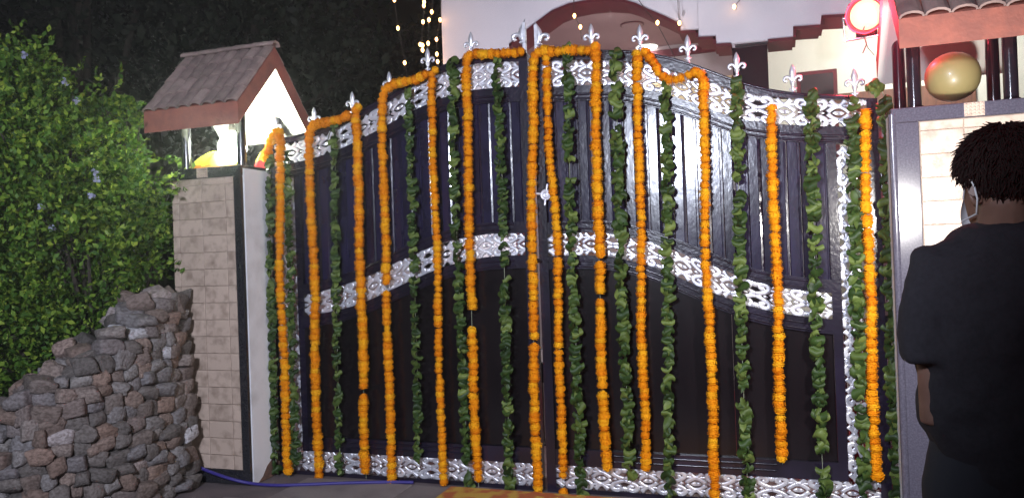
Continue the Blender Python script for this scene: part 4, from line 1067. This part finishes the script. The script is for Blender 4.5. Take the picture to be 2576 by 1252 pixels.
for s in (-1, 1):
    world(MB().tube([(.10*s, -.07, .035), (.10*s, -.02, .045), (.10*s, .08, .04), (.10*s, .17, .028)], [.034, .046, .046, .030], 12)).build('shoe', m_black, per)
co = [(math.cos(a)*.084-.006, math.sin(a)*.075-.012, 1.447+.012*math.sin(a)) for a in np.linspace(0, 2*PI, 25)]
world(MB().tube(co, .008, 8, caps=False)).build('collar', m_shirt, per)
# ears, eyes, mask loops
for s in (-1, 1):
    e = MB(); cx = .074*s
    ring = [headpt(cx+s*.012*math.sin(a)*.4+s*.008, -.004+.018*math.cos(a)-.006, 1.60+.031*math.sin(a)) for a in np.linspace(-2.2, 2.4, 12)]
    e.tube(ring, [.005]*2+[.0065]*8+[.005]*2, 8); e.tube([headpt(cx-.004*s, .004, 1.60), headpt(cx+.006*s, -.006, 1.602)], [.018, .014], 8)
    world(e).build('ear', m_skin, per)
    ey = MB().lathe([(.002, -.011), (.009, -.007), (.012, 0), (.009, .007), (.002, .011)], headpt(.031*s, .090, 1.63), 12)
    world(ey).build('eye', m_marble, per)
    lp = MB()
    lp.tube([headpt(.066*s, .055, 1.585), headpt(.082*s, .02, 1.628), headpt(.090*s, -.004, 1.632), headpt(.094*s, -.024, 1.612), headpt(.088*s, -.026, 1.58), headpt(.078*s, -.008, 1.545), headpt(.060*s, .070, 1.53)], .0023, 6)
    world(lp).build('ear_loop', m_mask, per)
mk = MB(); vs = []
for j in range(7):
    t = j/6; z = 1.50+.095*t
    for i in range(11):
        a = (i/10-.5)*.9; r1 = .074*(.9+.16*math.sin(PI*t)); r2 = .105*(.93+.12*math.sin(PI*t))
        vs.append(headpt(math.sin(a)*r1, math.cos(a)*r2+.014, z-.02*abs(math.sin(a))*(1-t)))
mk.add(vs, [(j*11+i, j*11+i+1, (j+1)*11+i+1, (j+1)*11+i) for j in range(6) for i in range(10)], 0, True)
world(mk).build('face_mask', m_mask, per)
# hair: a cap under many small curls
hr = MB()
def hair_r(th, ph):        # radii of the hair shell by polar angle (from the crown) and azimuth (0 = face)
    return .086, .108, .100
n1, n2 = 14, 26; vs = []
for i in range(n1):
    th = .02+(2.05)*i/(n1-1)
    for j in range(n2):
        ph = 2*PI*j/n2; fr_ = math.cos(ph)
        tt = th*(.72 if fr_ > .45 else (.72+.28*(.45-fr_)/.9 if fr_ > -.45 else 1.0))
        x, y, zz = math.sin(tt)*math.sin(ph)*.089, math.sin(tt)*math.cos(ph)*.112-.006, math.cos(tt)*.100
        vs.append(headpt(x, y, 1.652+zz))
hr.add(vs, [(i*n2+j, i*n2+(j+1) % n2, (i+1)*n2+(j+1) % n2, (i+1)*n2+j) for i in range(n1-1) for j in range(n2)]+[tuple(range(n2))], 0, True)
rs = random.Random(4)
for k in range(3000):
    th = math.acos(1-rs.random()*1.55); ph = rs.uniform(0, 2*PI); fr_ = math.cos(ph)
    if th > (1.45 if fr_ > .45 else (1.72 if fr_ > -.2 else 2.1)): continue
    o = Vector((math.sin(th)*math.sin(ph)*.090, math.sin(th)*math.cos(ph)*.113-.006, math.cos(th)*.102)); nn = o.normalized()
    a = nn.orthogonal().normalized(); b = nn.cross(a); tw = rs.uniform(0, 6.28); a, b = a*math.cos(tw)+b*math.sin(tw), b*math.cos(tw)-a*math.sin(tw)
    dn = Vector((0, 0, -1)); dn = (dn-nn*dn.dot(nn)); dn = (dn.normalized()+a*rs.uniform(-.7, .7)).normalized() if dn.length > .05 else a
    ln = rs.uniform(.022, .042); sd = nn.cross(dn); ph2 = rs.uniform(0, 6.28); amp = rs.uniform(.001, .004); tip = rs.uniform(.0, .013); li = rs.uniform(-.002, .010)
    path = [o+nn*(li+tip*t*t)+dn*(ln*t)-nn*(ln*t)**2*4.2+sd*amp*math.sin(5*t+ph2) for t in np.linspace(0, 1, 6)]
    hr.tube([headpt(p.x, p.y, p.z+1.652) for p in path], [.0022, .0024, .0022, .0019, .0014, .0006], 4, caps=False)
world(hr).build('hair', m_hair, per)
